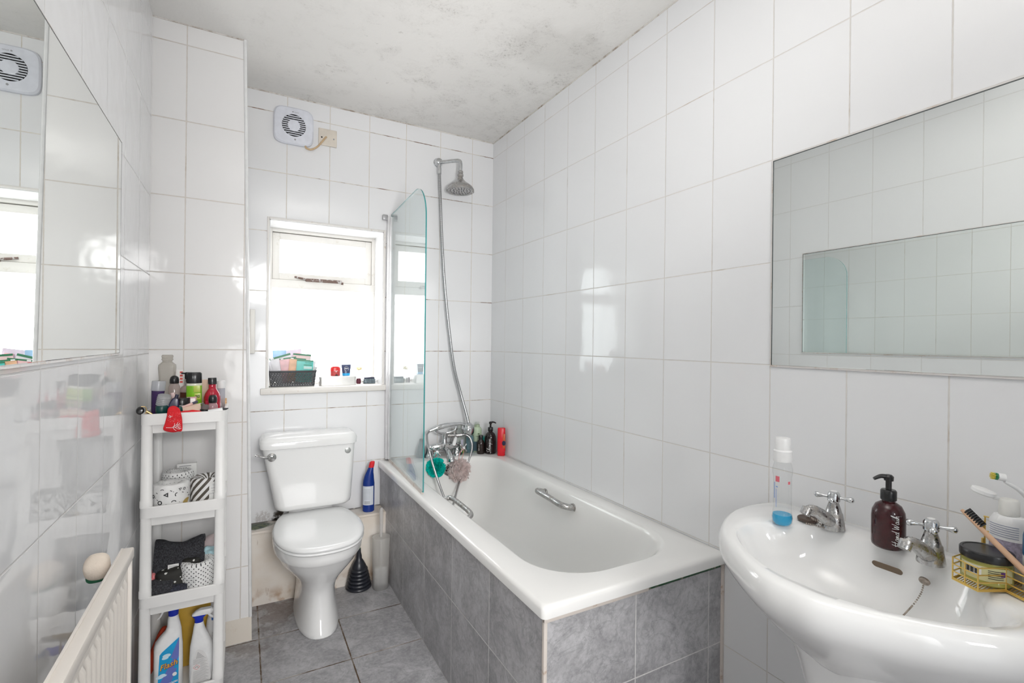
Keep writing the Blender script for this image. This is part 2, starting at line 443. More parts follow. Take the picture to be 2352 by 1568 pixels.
m_alu = pm('white_aluminium', (0.78, 0.78, 0.79), 0.28, 0.35)
m_rack = pm('white_rack_plastic', (0.85, 0.84, 0.825), 0.35, vary=0.01)
m_radiator = pm('cream_radiator_paint', (0.84, 0.785, 0.725), 0.35, vary=0.02, vscale=6)
m_black = pm('black_plastic', (0.012, 0.012, 0.013), 0.25)
m_darkgrey = pm('dark_grey_plastic', (0.045, 0.047, 0.052), 0.45)
m_hole = pm('dark_recess', (0.01, 0.01, 0.01), 0.9)
m_white = pm('white_plastic', (0.82, 0.82, 0.82), 0.28)
m_fanwhite = pm('cool_white_plastic', (0.74, 0.76, 0.83), 0.3)
m_beige = pm('aged_beige_plastic', (0.72, 0.66, 0.58), 0.4)
m_cable = pm('yellowed_cable', (0.58, 0.42, 0.25), 0.5)
m_paper = pm('white_paper', (0.80, 0.795, 0.78), 0.8)
m_ink = pm('black_ink', (0.02, 0.02, 0.022), 0.7)
m_greyink = pm('grey_ink', (0.35, 0.35, 0.36), 0.7)
m_whiteink = pm('white_ink', (0.85, 0.85, 0.85), 0.5)

# ------------------------------------------------------------------ room shell
XL, H = -1.682, 2.51
YB = -3.40
bm = B(); box(bm, XL - 0.2, 0.2, YB - 0.6, 0.35, -0.12, 0.0)
struct(link_mesh('floor', bm, m_floor, smooth=0))
bm = B(); box(bm, XL - 0.2, 0.2, YB - 0.6, 0.35, H, H + 0.12)
struct(link_mesh('ceiling', bm, m_ceiling, smooth=0))
bm = B(); box(bm, 0.0, 0.14, YB, 0.35, 0, H)
struct(link_mesh('wall_right', bm, m_right, smooth=0))
bm = B(); box(bm, XL - 0.14, XL, YB, 0.35, 0, H)
struct(link_mesh('wall_left', bm, m_left, smooth=0))
# far wall with the window hole
WX0, WX1, WZ0, WZ1 = -1.252, -0.679, 1.02, 1.872
bm = B()
box(bm, XL, WX0, 0, 0.30, 0, H); box(bm, WX1, 0, 0, 0.30, 0, H)
box(bm, WX0, WX1, 0, 0.30, 0, WZ0 - 0.004); box(bm, WX0, WX1, 0, 0.30, WZ1, H)
struct(link_mesh('wall_far', bm, m_far, smooth=0))
# wall behind the camera with an open doorway
m_back = pm('cream_wall_paint', (0.78, 0.77, 0.75), 0.6)
bm = B()
box(bm, XL, -1.36, YB - 0.12, YB, 0, H); box(bm, -0.54, 0, YB - 0.12, YB, 0, H); box(bm, -1.36, -0.54, YB - 0.12, YB, 2.03, H)
struct(link_mesh('wall_back', bm, m_back, smooth=0))
bm = B()
box(bm, -1.41, -1.36, YB - 0.13, YB + 0.015, 0, 2.03, 0.004); box(bm, -0.54, -0.49, YB - 0.13, YB + 0.015, 0, 2.03, 0.004); box(bm, -1.41, -0.49, YB - 0.13, YB + 0.015, 2.03, 2.08, 0.004)
struct(link_mesh('door_1', bm, m_white))

# boxed column in the left far corner, out of plumb like the real one
def column_bm(z0, z1, grow=0.0):
    b = B(); rings = []
    for z in (z0, z1):
        xr = -1.322 - 0.045 * (z / H) + grow
        rings.append([Vector((XL, -0.42 - grow, z)), Vector((xr, -0.42 - grow, z)), Vector((xr, 0, z)), Vector((XL, 0, z))])
    loft(b, rings); return b
struct(link_mesh('wall_column', column_bm(0.10, H), m_column, smooth=0))
b = column_bm(0.0, 0.10, 0.003)
struct(link_mesh('baseboard_left', b, m_plinth, smooth=0))
bm = B()
tube(bm, [(-1.3235 + -0.045 * (z / H), -0.4205, z) for z in (0.10, 0.8, 1.6, H)], 0.0065, 8)
struct(link_mesh('trim_1', bm, m_trimwhite))
# boxing ledge behind the toilet
bm = B(); box(bm, -1.34, -0.66, -0.135, 0, 0, 0.338); box(bm, -1.34, -0.662, -0.139, 0, 0.338, 0.352, 0.003)
struct(link_mesh('trim_2', bm, m_ledge))
# narrow cream capping strip beside the column
bm = B(); box(bm, -1.336, -1.312, -0.016, 0.0, 1.195, 1.413, 0.003)
struct(link_mesh('trim_3', bm, m_winframe))
# added strip: grime and crack shading painted where the tiles meet the ceiling
m_crack = worn_paint('brown_ceiling_crack', (0.72, 0.69, 0.65), (0.32, 0.25, 0.19), 0.46, 0.66, 11)
bm = B(); box(bm, -1.367, 0.0, -0.0035, 0.0, H - 0.005, H); box(bm, -0.0035, 0.0, YB, 0.0, H - 0.005, H); box(bm, XL, -1.365, -0.4235, -0.42, H - 0.004, H)
struct(link_mesh('trim_4', bm, m_crack, smooth=0))
# ------------------------------------------------------------------ window
bm = B()
FY = 0.20
def frame_rect(bm, x0, x1, z0, z1, t_, y0, y1, bev=0.003, tb=None):
    tb = tb if tb is not None else t_
    box(bm, x0, x0 + t_, y0, y1, z0, z1, bev); box(bm, x1 - t_, x1, y0, y1, z0, z1, bev)
    box(bm, x0 + t_ - 0.001, x1 - t_ + 0.001, y0, y1, z1 - t_, z1, bev); box(bm, x0 + t_ - 0.001, x1 - t_ + 0.001, y0, y1, z0, z0 + tb, bev)
frame_rect(bm, WX0, WX1, WZ0, WZ1, 0.022, 0.185, 0.27, tb=0.012)
box(bm, WX0, WX1, 0.18, 0.27, 1.545, 1.592, 0.003)
win = struct(link_mesh('window_1', bm, m_winframe))
bm = B(); frame_rect(bm, -1.229, -0.702, 1.594, 1.846, 0.036, 0.196, 0.24, 0.003)
link_mesh('top_sash', bm, m_winframe, win)
bm = B(); box(bm, -1.20, -0.735, 0.222, 0.228, 1.625, 1.815); link_mesh('top_pane', bm, m_pane, win)
bm = B(); box(bm, -1.235, -0.698, 0.235, 0.241, 1.03, 1.55); link_mesh('bottom_pane', bm, m_pane, win)
bm = B()
rod(bm, (-1.118, 0.19, 1.611), (-1.06, 0.178, 1.600), 0.006); box(bm, -1.065, -0.87, 0.172, 0.190, 1.588, 1.606, 0.004)
rod(bm, (-0.90, 0.19, 1.592), (-0.862, 0.18, 1.589), 0.007)
link_mesh('casement_stay', bm, m_handle_rust, win)
bm = B(); box(bm, -1.287, -0.658, -0.022, 0.0, 0.988, 1.0195, 0.006); box(bm, WX0, WX1, -0.002, 0.19, 0.988, 1.0195)
link_mesh('window_sill', bm, m_sillpaint, win)
m_bead = worn_paint('window_edge_bead', (0.78, 0.76, 0.73), (0.5, 0.40, 0.31), 0.58, 0.7, 20)
bm = B()
box(bm, WX0 - 0.011, WX0, -0.006, 0.003, WZ0, WZ1 + 0.011, 0.002); box(bm, WX1, WX1 + 0.011, -0.006, 0.003, WZ0, WZ1 + 0.011, 0.002)
box(bm, WX0, WX1, -0.006, 0.003, WZ1, WZ1 + 0.011, 0.002)
link_mesh('edge_bead', bm, m_bead, win)
m_reveal = pm('reveal_tile', (0.82, 0.825, 0.83), 0.12)
bm = B()
box(bm, WX1 - 0.004, WX1, 0, 0.185, WZ0, WZ1); box(bm, WX0, WX0 + 0.004, 0, 0.185, WZ0, WZ1); box(bm, WX0, WX1, 0, 0.185, WZ1 - 0.004, WZ1)
link_mesh('reveal_lining', bm, m_reveal, win, 0)

# ------------------------------------------------------------------ mirrors
m_mirrorseal = worn_paint('mirror_sealant', (0.72, 0.69, 0.67), (0.60, 0.50, 0.43), 0.52, 0.66, 20)
def mirror(name, label, x, sgn, y0, y1, z0, z1):
    bm = B(); box(bm, min(x, x + sgn * 0.006), max(x, x + sgn * 0.006), y0, y1, z0, z1, 0.0012)
    o = tag(link_mesh(name, bm, m_mirror, smooth=0), label, 'mirror')
    bm = B(); xs = sorted((x, x + sgn * 0.0045))
    t_ = 0.005
    box(bm, *xs, y0 - t_, y1 + t_, z1, z1 + t_); box(bm, *xs, y0 - t_, y1 + t_, z0 - t_, z0); box(bm, *xs, y1, y1 + t_, z0, z1); box(bm, *xs, y0 - t_, y0, z0, z1)
    link_mesh('edge_sealant', bm, m_mirrorseal, o, 0)
    bm = B(); xs = sorted((x + sgn * 0.0048, x + sgn * 0.0062)); e = 0.0022
    box(bm, *xs, y0, y1, z1 - e, z1 + 0.0006); box(bm, *xs, y1 - e, y1 + 0.0006, z0, z1)
    link_mesh('dark_edge', bm, m_mirroredge, o, 0)
    return o
mirror('wall_mirror', 'large frameless mirror above the washbasin on the right wall', 0.0, -1, -3.05, -1.858, 1.207, 1.805)
mirror('wall_mirror', 'large frameless mirror on the left wall above the radiator', XL, 1, -3.05, -0.967, 1.222, 1.828)

# ------------------------------------------------------------------ extractor fan and cable outlet
t_fan = thing('extractor_fan', 'square white extractor fan with round slatted grille high on the far wall', 'extractor fan', (-1.147, 0, 2.357))
bm = B()
rings = []
for (s, y) in ((0.093, 0.0), (0.095, -0.004), (0.094, -0.014), (0.088, -0.020), (0.056, -0.023)):
    ring = []
    for i in range(64):
        a = 2 * PI * i / 64; n_ = 5.0 if s > 0.06 else 2.0
        rr = 1.0 / (abs(math.cos(a)) ** n_ + abs(math.sin(a)) ** n_) ** (1 / n_)
        ring.append(Vector((s * rr * math.cos(a), y, s * rr * math.sin(a))))
    rings.append(ring)
loft(bm, rings, True, False)
link_mesh('cover', bm, m_fanwhite, t_fan)
XF = Matrix.Rotation(PI / 2, 4, 'X')
bm = B(); lathe(bm, [(0.056, 0.014), (0.056, 0.016)], 40, xf=XF); link_mesh('dark_opening', bm, m_hole, t_fan)
bm = B()
for k in range(-5, 5):
    z = (k + 0.5) * 0.0105; hw = math.sqrt(max(0.055 ** 2 - z * z, 1e-6))
    box(bm, -hw, hw, -0.0245, -0.019, z - 0.0021, z + 0.0021)
link_mesh('slats', bm, m_fanwhite, t_fan, 0)
bm = B(); lathe(bm, [(0.029, 0.016), (0.029, 0.0245), (0.024, 0.0265), (0.0, 0.027)], 32, xf=XF); link_mesh('grille_centre', bm, m_fanwhite, t_fan)
bm = B(); lathe(bm, [(0.0045, 0.018), (0.0045, 0.0222), (0, 0.023)], 16, xf=Matrix.Translation((0.006, 0, -0.070)) @ XF); link_mesh('indicator', bm, m_greyink, t_fan)
bm = text_bm('Xpelair', 0.0078)
for v in bm.verts: v.co += Vector((0.012, -0.0232, 0.068))
link_mesh('lettering', bm, m_greyink, t_fan, 0)
bm = B(); lathe(bm, [(0.0032, 0.0185), (0.0032, 0.0230)], 14, xf=Matrix.Translation((-0.0055, 0, 0.0685)) @ XF); link_mesh('emblem', bm, m_greyink, t_fan)
bm = B(); tube(bm, catmull([(0.055, -0.012, -0.088), (0.062, -0.014, -0.101), (0.085, -0.016, -0.103), (0.115, -0.02, -0.082), (0.145, -0.024, -0.040), (0.157, -0.014, -0.022)], 8), 0.0048, 10)
link_mesh('flex_cable', bm, m_cable, t_fan)

t_sp = thing('cable_outlet_plate', 'square beige cable outlet plate beside the extractor fan', 'outlet plate', (-0.982, 0, 2.335))
bm = B(); box(bm, -0.046, 0.046, -0.011, 0, -0.044, 0.044, 0.003); link_mesh('plate', bm, m_beige, t_sp)
for sx_ in (-0.030, 0.030):
    bm = B(); lathe(bm, [(0.004, 0.010), (0.004, 0.0116)], 12, xf=Matrix.Translation((sx_, 0, -0.004)) @ XF); link_mesh('screw', bm, m_hole if sx_ < 0 else m_greyink, t_sp)

# ------------------------------------------------------------------ shower: fixed head, riser hose
t_sh = thing('overhead_shower', 'chrome bell-shaped rain shower head on an arm high on the far wall', 'shower head', (-0.366, 0, 2.318))
bm = B(); lathe(bm, [(0.027, 0.0), (0.027, 0.006), (0.022, 0.013), (0.020, 0.030), (0.012, 0.036), (0, 0.038)], 28, xf=XF); link_mesh('wall_elbow', bm, m_chrome, t_sh)
bm = B(); tube(bm, catmull([(0.0, -0.025, -0.004), (0.035, -0.060, -0.004), (0.072, -0.100, -0.004), (0.088, -0.118, -0.008), (0.094, -0.124, -0.024), (0.094, -0.124, -0.068)], 8), 0.0105, 14); link_mesh('arm', bm, m_chrome, t_sh)
bm = B(); lathe(bm, [(0.0115, -0.066), (0.015, -0.070), (0.015, -0.080), (0.012, -0.084), (0.0175, -0.088), (0.0175, -0.098), (0.013, -0.102),
                     (0.019, -0.116), (0.034, -0.132), (0.056, -0.146), (0.072, -0.160), (0.080, -0.176), (0.081, -0.186), (0.077, -0.188), (0.072, -0.182), (0.0, -0.180)], 48, cx=0.094, cy=-0.124)
link_mesh('bell', bm, m_scaled, t_sh)
bm = B()
for rr_, n_ in ((0.02, 8), (0.04, 14), (0.058, 20)):
    for i in range(n_):
        a = 2 * PI * i / n_; lathe(bm, [(0.0022, -0.184), (0.0016, -0.1795)], 8, cx=0.094 + rr_ * math.cos(a), cy=-0.124 + rr_ * math.sin(a))
link_mesh('spray_nozzles', bm, m_darkgrey, t_sh)

def hose_mat():
    t = NT('corrugated_chrome_hose')
    at = t.n('ShaderNodeAttribute'); at.attribute_name = 'run'
    f = t.math('SINE', t.math('MULTIPLY', at.outputs['Fac'], 2 * PI / 0.0055))
    t.principled(t.mix(t.ramp(f, -0.6, 0.4), (0.30, 0.30, 0.30), (0.56, 0.57, 0.58)), 0.28, 0.9)
    return t.done()
m_hose = hose_mat()
def hose(name, pts, r, parent=None, n=24):
    P = catmull(pts, n); bm = B(); rv = tube(bm, P, r, 12)
    vals = []; L = 0
    for i, p in enumerate(P):
        if i: L += (P[i] - P[i - 1]).length
        vals += [L] * 12
    bm.verts.index_update()
    o = link_mesh(name, bm, m_hose, parent)
    a = o.data.attributes.new('run', 'FLOAT', 'POINT')
    a.data.foreach_set('value', vals[:len(o.data.vertices)])
    return o
t_rh = thing('shower_riser_hose', 'long corrugated chrome hose hanging from the fixed shower head to the bath mixer tap', 'shower hose', (0, 0, 0))
hose('hose', [(-0.366, -0.030, 2.262), (-0.362, -0.036, 2.12), (-0.348, -0.04, 1.836), (-0.328, -0.04, 1.582), (-0.298, -0.042, 1.326), (-0.268, -0.045, 1.12), (-0.228, -0.05, 0.967), (-0.200, -0.075, 0.845), (-0.192, -0.09, 0.79), (-0.198, -0.098, 0.745), (-0.222, -0.10, 0.722), (-0.252, -0.095, 0.716)], 0.0085, t_rh)
bm = B(); lathe(bm, [(0.010, -0.036), (0.0125, -0.034), (0.0125, -0.004), (0.009, 0.018)], 16, cx=0, cy=0, xf=Matrix.Translation((-0.366, -0.029, 2.28))); link_mesh('top_nut', bm, m_chrome, t_rh)
bm = B(); rod(bm, (-0.236, -0.098, 0.718), (-0.268, -0.090, 0.716), 0.0125, 14); link_mesh('bottom_nut', bm, m_scaled, t_rh)

# ------------------------------------------------------------------ bath
t_b = thing('bathtub', 'white bathtub with grey stone-tiled panels along the right wall', 'bathtub', (0, 0, 0))
bm = B()
X0, X1, Y0, Y1 = -0.698, -0.003, -1.714, -0.004
ZT = 0.600
nC = 10
R = []
R.append(rrect(X0 + 0.012, X1, Y0 + 0.012, Y1, 0.01, 0.566, nC)); R.append(rrect(X0, X1, Y0, Y1, 0.014, 0.567, nC)); R.append(rrect(X0, X1, Y0, Y1, 0.014, 0.588, nC))
R.append(rrect(X0 + 0.004, X1, Y0 + 0.004, Y1, 0.016, 0.597, nC)); R.append(rrect(X0 + 0.013, X1 - 0.006, Y0 + 0.013, Y1 - 0.006, 0.02, ZT, nC))
ix0, ix1, iy0, iy1 = -0.612, -0.072, -1.628, -0.125
for (dx, dyn, dyf, z, rr_) in ((0, 0, 0, 0.600, .19), (0.006, 0.006, 0.006, 0.5985, .19), (0.013, 0.014, 0.011, 0.592, .185), (0.019, 0.026, 0.016, 0.578, .18), (0.027, 0.050, 0.022, 0.54, .18), (0.042, 0.11, 0.034, 0.46, .17),
                          (0.058, 0.19, 0.046, 0.37, .16), (0.078, 0.28, 0.062, 0.29, .14), (0.10, 0.34, 0.085, 0.255, .12), (0.135, 0.39, 0.12, 0.241, .10), (0.2, 0.5, 0.22, 0.237, .06)):
    R.append(rrect(ix0 + dx, ix1 - dx, iy0 + dyn, iy1 - dyf, rr_, z, nC))
loft(bm, R, False, True)
link_mesh('tub', bm, m_acrylic, t_b, 50)
# grab handles
bm = B()
tube(bm, catmull([(-0.092, -0.790, 0.550), (-0.135, -0.793, 0.566), (-0.150, -0.815, 0.570), (-0.148, -0.90, 0.566), (-0.146, -0.985, 0.560), (-0.128, -1.012, 0.555), (-0.092, -1.014, 0.545)], 8), 0.0135, 14)
lathe(bm, [(0.020, 0), (0.020, 0.006)], 20, xf=Matrix.Translation((-0.094, -1.014, 0.545)) @ Matrix.Rotation(-PI / 2, 4, 'Y'))
lathe(bm, [(0.020, 0), (0.020, 0.006)], 20, xf=Matrix.Translation((-0.094, -0.790, 0.55)) @ Matrix.Rotation(-PI / 2, 4, 'Y'))
link_mesh('grab_handle', bm, m_scaled, t_b)
bm = B()
tube(bm, catmull([(-0.588, -0.70, 0.548), (-0.560, -0.705, 0.566), (-0.545, -0.73, 0.570), (-0.545, -0.88, 0.570), (-0.548, -0.935, 0.566), (-0.565, -0.950, 0.560), (-0.590, -0.952, 0.545)], 8), 0.0105, 14)
link_mesh('grab_handle', bm, m_scaled, t_b)
XFY = Matrix.Translation((-0.335, -0.146, 0.535)) @ XF
bm = B(); lathe(bm, [(0.034, -0.006), (0.034, 0.004), (0.029, 0.008), (0.024, 0.005)], 28, xf=XFY); link_mesh('overflow_ring', bm, m_scaled, t_b)
bm = B(); lathe(bm, [(0.025, 0.001), (0.025, 0.0055)], 24, xf=XFY)
link_mesh('overflow_plate', bm, m_chrome, t_b)
bm = B()
for i in range(6): lathe(bm, [(0.005, 0.0055), (0.005, 0.0062)], 10, xf=XFY @ Matrix.Translation((0.014 * math.cos(i * PI / 3), 0.014 * math.sin(i * PI / 3), 0)))
link_mesh('overflow_holes', bm, m_hole, t_b)
m_grip = pm('grey_anti_slip', (0.62, 0.615, 0.59), 0.6)
bm = B()
for k in range(9):
    y = -0.42 - k * 0.056
    for j in range(4):
        x = -0.245 + j * 0.026
        if (k + j // 2) % 2:
            for q in range(3): box(bm, x, x + 0.02, y - q * 0.018 - 0.006, y - q * 0.018, 0.2375, 0.2384)
        else:
            for q in range(3): box(bm, x + q * 0.008, x + q * 0.008 + 0.004, y - 0.044, y, 0.2375, 0.2384)
link_mesh('anti_slip_strips', bm, m_grip, t_b, 0)

t_bp = t_b
bm = B(); box(bm, -0.6855, -0.655, -1.70, -0.001, 0.0, 0.5655); link_mesh('side_panel', bm, m_pside, t_bp, 0)
bm = B(); box(bm, -0.6840, -0.001, -1.7005, -1.67, 0.0, 0.552); link_mesh('end_panel', bm, m_pend, t_bp, 0)
bm = B(); box(bm, -0.6880, -0.6775, -1.7035, -1.692, 0.0, 0.563, 0.002); link_mesh('corner_trim', bm, m_silicone, t_bp)
bm = B(); box(bm, -0.6895, -0.680, -1.70, -0.002, 0.5595, 0.5672, 0.002); box(bm, -0.688, -0.33, -1.705, -1.696, 0.5515, 0.5672, 0.002)
link_mesh('sealant_bead', bm, m_silicone, t_bp)
bm = B(); box(bm, -0.345, -0.002, -1.699, -1.688, 0.545, 0.567); link_mesh('exposed_backing', bm, m_greenbacking, t_bp, 0)
bm = B(); box(bm, -0.014, -0.001, -1.7045, -1.694, 0.0, 0.56, 0.002); link_mesh('wall_sealant', bm, m_silicone, t_bp)

# ------------------------------------------------------------------ shower screen
t_ss = thing('shower_screen', 'clear glass shower screen with rounded corner standing on the bath edge', 'shower screen', (0, 0, 0))
def gx(y): return -0.645 - 0.03 * (y / -0.7)      # the screen swings slightly outward
prof = [(-0.045, 0.612), (-0.716, 0.612), (-0.716, 1.78)]
for k in range(1, 13):
    a = PI / 2 * k / 12
    prof.append((-0.716 + 0.17 * (1 - math.cos(a)), 1.80 + 0.165 * math.sin(a)))
prof += [(-0.30, 1.965), (-0.045, 1.965)]
bm = B()
loft(bm, [[Vector((gx(y) - 0.003, y, z)) for y, z in prof], [Vector((gx(y) + 0.003, y, z)) for y, z in prof]], True, True)
for f in bm.faces:
    if len(f.verts) == 4: f.material_index = 1
link_mesh('glass_pane', bm, [m_glass, m_glassedge], t_ss, 0)
bm = B(); box(bm, -0.664, -0.636, -0.034, -0.002, 0.605, 1.955, 0.004); link_mesh('wall_profile', bm, m_alu, t_ss)
bm = B(); box(bm, -0.656, -0.640, -0.062, -0.034, 0.610, 1.950, 0.003); link_mesh('hinge_profile', bm, m_alu, t_ss)
bm = B(); box(bm, -0.690, -0.662, -0.022, -0.002, 1.938, 1.968, 0.004); m_brk = pm('grey_bracket', (0.42, 0.42, 0.43), 0.35, 0.3); link_mesh('top_bracket', bm, m_brk, t_ss)
bm = B(); box(bm, -0.645, -0.618, -0.060, -0.04, 1.936, 1.966, 0.004); link_mesh('top_bracket', bm, m_brk, t_ss)
bm = B(); loft(bm, [[Vector((gx(y) + dx, y, z)) for dx, z in ((-0.005, 0.6005), (0.005, 0.6005), (0.0035, 0.614), (-0.0035, 0.614))] for y in (-0.05, -0.70)]); link_mesh('bottom_seal', bm, m_silicone, t_ss)

# ------------------------------------------------------------------ bath mixer tap with cradle
t_mx = thing('bath_mixer_tap', 'chrome bath mixer tap with cross handles and cradle at the far end', 'mixer tap', (-0.335, -0.066, ZT))
def cross_handle(name, parent, c, d, r, mat, capmat):
    d = Vector(d).normalized(); c = Vector(c)
    up_ = Vector((0, 0, 1)); a = (up_ - d * up_.dot(d)).normalized(); b_ = d.cross(a)
    bm = B(); rod(bm, c - d * 0.020, c + d * 0.004, 0.0085, 14)
    for k in range(4):
        ang = PI / 4 + k * PI / 2
        v = a * math.cos(ang) + b_ * math.sin(ang)
        tube(bm, [c, c + v * r * 0.55, c + v * r * 0.8, c + v * r], lambda t: 0.0034 + 0.0032 * t, 10)
        ball(bm, c + v * r, 0.0062, 12, 8)
    o = link_mesh(name, bm, mat, parent)
    bm = B(); rod(bm, c + d * 0.003, c + d * 0.0075, 0.0075, 14); link_mesh('handle_cap', bm, capmat, o)
    return o
for sx_ in (-0.083, 0.083):
    bm = B(); lathe(bm, [(0.033, 0), (0.032, 0.010), (0.024, 0.022), (0.019, 0.040), (0.018, 0.060), (0.014, 0.070), (0, 0.072)], 24, cx=sx_, cy=0); link_mesh('pillar', bm, m_chrome, t_mx)
bm = B(); tube(bm, catmull([(-0.092, 0, 0.052), (-0.05, -0.008, 0.056), (0, -0.012, 0.058), (0.05, -0.008, 0.056), (0.092, 0, 0.052)], 6), lambda t: 0.016 + 0.008 * math.sin(PI * t), 18); link_mesh('body', bm, m_chrome, t_mx)
bm = B(); tube(bm, catmull([(0.0, -0.02, 0.052), (0.004, -0.055, 0.040), (0.006, -0.085, 0.020), (0.007, -0.105, 0.003), (0.007, -0.110, -0.012)], 8), lambda t: 0.0165 + 0.003 * t, 18); link_mesh('spout', bm, m_chrome, t_mx)
bm = B(); rod(bm, (0.002, -0.03, 0.058), (0.004, -0.052, 0.060), 0.0155, 18); link_mesh('diverter_knob', bm, m_scaled, t_mx)
bm = B(); lathe(bm, [(0.020, 0.066), (0.016, 0.085), (0.012, 0.115), (0.014, 0.132)], 20, cx=0, cy=-0.012)
tube(bm, catmull([(-0.068, -0.03, 0.176), (-0.060, -0.03, 0.155), (-0.030, -0.02, 0.138), (0, -0.014, 0.134), (0.030, -0.02, 0.138), (0.058, -0.03, 0.152), (0.064, -0.03, 0.170)], 8), 0.0062, 12)
link_mesh('cradle', bm, m_chrome, t_mx)
cross_handle('cross_handle', t_mx, (-0.062, -0.062, 0.040), (-0.25, -1, 0.12), 0.026, m_chrome, m_white)
cross_handle('cross_handle', t_mx, (0.104, -0.052, 0.046), (0.15, -1, 0.12), 0.026, m_chrome, m_white)
bm = B(); rod(bm, (0.06, -0.012, 0.10), (0.06, -0.012, 0.152), 0.014, 16); lathe(bm, [(0.019, 0.146), (0.021, 0.150), (0.021, 0.158), (0.015, 0.162), (0, 0.163)], 18, cx=0.06, cy=-0.012); rod(bm, (0.02, -0.012, 0.118), (0.085, -0.02, 0.116), 0.012, 16)
rod(bm, (0.06, -0.012, 0.05), (0.06, -0.012, 0.10), 0.010, 14)
link_mesh('shower_outlet', bm, m_scaled, t_mx)
bm = B(); tube(bm, [(0.058, -0.045, 0.108), (0.048, -0.060, 0.096), (0.036, -0.072, 0.078), (0.032, -0.076, 0.070)], lambda t: 0.006 + 0.005 * math.sin(PI * min(1, t * 0.8 + .1)), 14); link_mesh('ceramic_lever', bm, m_white, t_mx)

t_hs = thing('hand_shower', 'chrome telephone-style hand shower resting in the mixer cradle', 'hand shower', (0, 0, 0))
bm = B()
tube(bm, catmull([(-0.432, -0.098, 0.757), (-0.410, -0.10, 0.764), (-0.385, -0.10, 0.772), (-0.34, -0.10, 0.781), (-0.29, -0.10, 0.785), (-0.245, -0.10, 0.785), (-0.215, -0.10, 0.776)], 8), lambda t: 0.0085 + 0.0065 * math.exp(-((t - 0.42) / 0.22) ** 2) + 0.004 * max(0, t - .8), 16)
link_mesh('handle', bm, m_chrome, t_hs)
xh = Matrix.Translation((-0.196, -0.10, 0.748)) @ Matrix.Rotation(math.radians(14), 4, 'Y') @ Matrix.Rotation(math.radians(22), 4, 'X')
bm = B(); lathe(bm, [(0.0, 0.040), (0.014, 0.039), (0.026, 0.030), (0.036, 0.014), (0.040, -0.004), (0.039, -0.012), (0.034, -0.015), (0.0, -0.014)], 32, xf=xh); link_mesh('head', bm, m_chrome, t_hs)
bm = B(); lathe(bm, [(0.034, -0.014), (0.033, -0.0175), (0, -0.0185)], 32, xf=xh); link_mesh('spray_face', bm, m_darkgrey, t_hs)
t_hh = thing('hand_shower_hose', 'looped chrome hose of the hand shower dropping into the bathtub', 'shower hose', (0, 0, 0))
hose('hose', [(-0.432, -0.098, 0.757), (-0.456, -0.12, 0.742), (-0.466, -0.16, 0.705), (-0.466, -0.19, 0.665), (-0.445, -0.215, 0.572), (-0.425, -0.25, 0.485), (-0.408, -0.29, 0.42), (-0.390, -0.32, 0.395), (-0.372, -0.31, 0.39), (-0.345, -0.27, 0.412), (-0.285, -0.19, 0.47), (-0.230, -0.16, 0.55), (-0.194, -0.14, 0.61), (-0.180, -0.125, 0.66), (-0.192, -0.11, 0.705), (-0.225, -0.095, 0.722), (-0.26, -0.088, 0.716)], 0.0065, t_hh)

# ------------------------------------------------------------------ mesh sponges hanging from the tap handles
def sponge(name, label, c, r, mat, seed, hook, hang, core=0.72):
    th = thing(name, label, 'bath sponge', c)
    bm = B(); rnd = random.Random(seed)
    for k in range(95):
        d = Vector((rnd.gauss(0, 1), rnd.gauss(0, 1), rnd.gauss(0, 1))).normalized()
        a = d.orthogonal().normalized(); b_ = d.cross(a); q = rnd.random() * 6.28
        a, b_ = a * math.cos(q) + b_ * math.sin(q), b_ * math.cos(q) - a * math.sin(q)
        L = r * rnd.uniform(0.55, 0.9); n_ = 14
        ph = rnd.random() * 6.28; rows = [[], [], []]
        for i in range(n_ + 1):
            s = i / n_ - 0.5
            wob = 0.11 * r * math.sin(s * 17 + ph)
            base = a * (s * L) + b_ * wob
            rows[0].append(d * r * 0.45 + base * 0.5)
            rows[1].append(d * r * 0.85 + base * 0.95 + b_ * wob * 0.5)
            lift = r * (1.0 + 0.10 * math.sin(s * 23 + ph * 2)) * rnd.uniform(0.93, 1.05)
            rows[2].append((d * lift + base * 1.1 + b_ * wob))
        loft(bm, rows, False, False, closed=False)
    ball(bm, (0, 0, 0), r * core, 24, 16)
    link_mesh('puff', bm, mat, th, 60)
    hx = Vector(hook) - Vector(c)
    bm = B()
    for s in (-1, 1):
        tube(bm, catmull([hx + Vector((s * 0.004, 0, 0)), hx * 0.6 + Vector((s * 0.012, 0, r * 0.25)), Vector((s * 0.006, 0, r * 0.75))], 6), 0.0016, 6)
    link_mesh('cord', bm, hang, th)
    return th
def puff_mat(name, col, tr):
    t = NT(name); c = t.coord()
    cc = t.mix(t.ramp(t.noise(c, 60, 3), 0.3, 0.7), tuple(x * 0.8 for x in col), col)
    d = t.n('ShaderNodeBsdfDiffuse'); t.set(d.inputs[0], cc)
    l = t.n('ShaderNodeBsdfTranslucent'); t.set(l.inputs[0], cc)
    m = t.n('ShaderNodeMixShader'); m.inputs[0].default_value = 0.5
    t.t.links.new(d.outputs[0], m.inputs[1]); t.t.links.new(l.outputs[0], m.inputs[2])
    tp = t.n('ShaderNodeBsdfTransparent'); m2 = t.n('ShaderNodeMixShader'); m2.inputs[0].default_value = tr
    t.t.links.new(m.outputs[0], m2.inputs[1]); t.t.links.new(tp.outputs[0], m2.inputs[2])
    return t.done(m2.outputs[0])
sponge('mesh_sponge', 'teal mesh bath sponge hanging from the left tap handle', (-0.420, -0.175, 0.565), 0.050, puff_mat('teal_mesh', (0.01, 0.74, 0.65), 0.0), 3, (-0.405, -0.135, 0.640), pm('teal_cord', (0.02, 0.5, 0.46)))
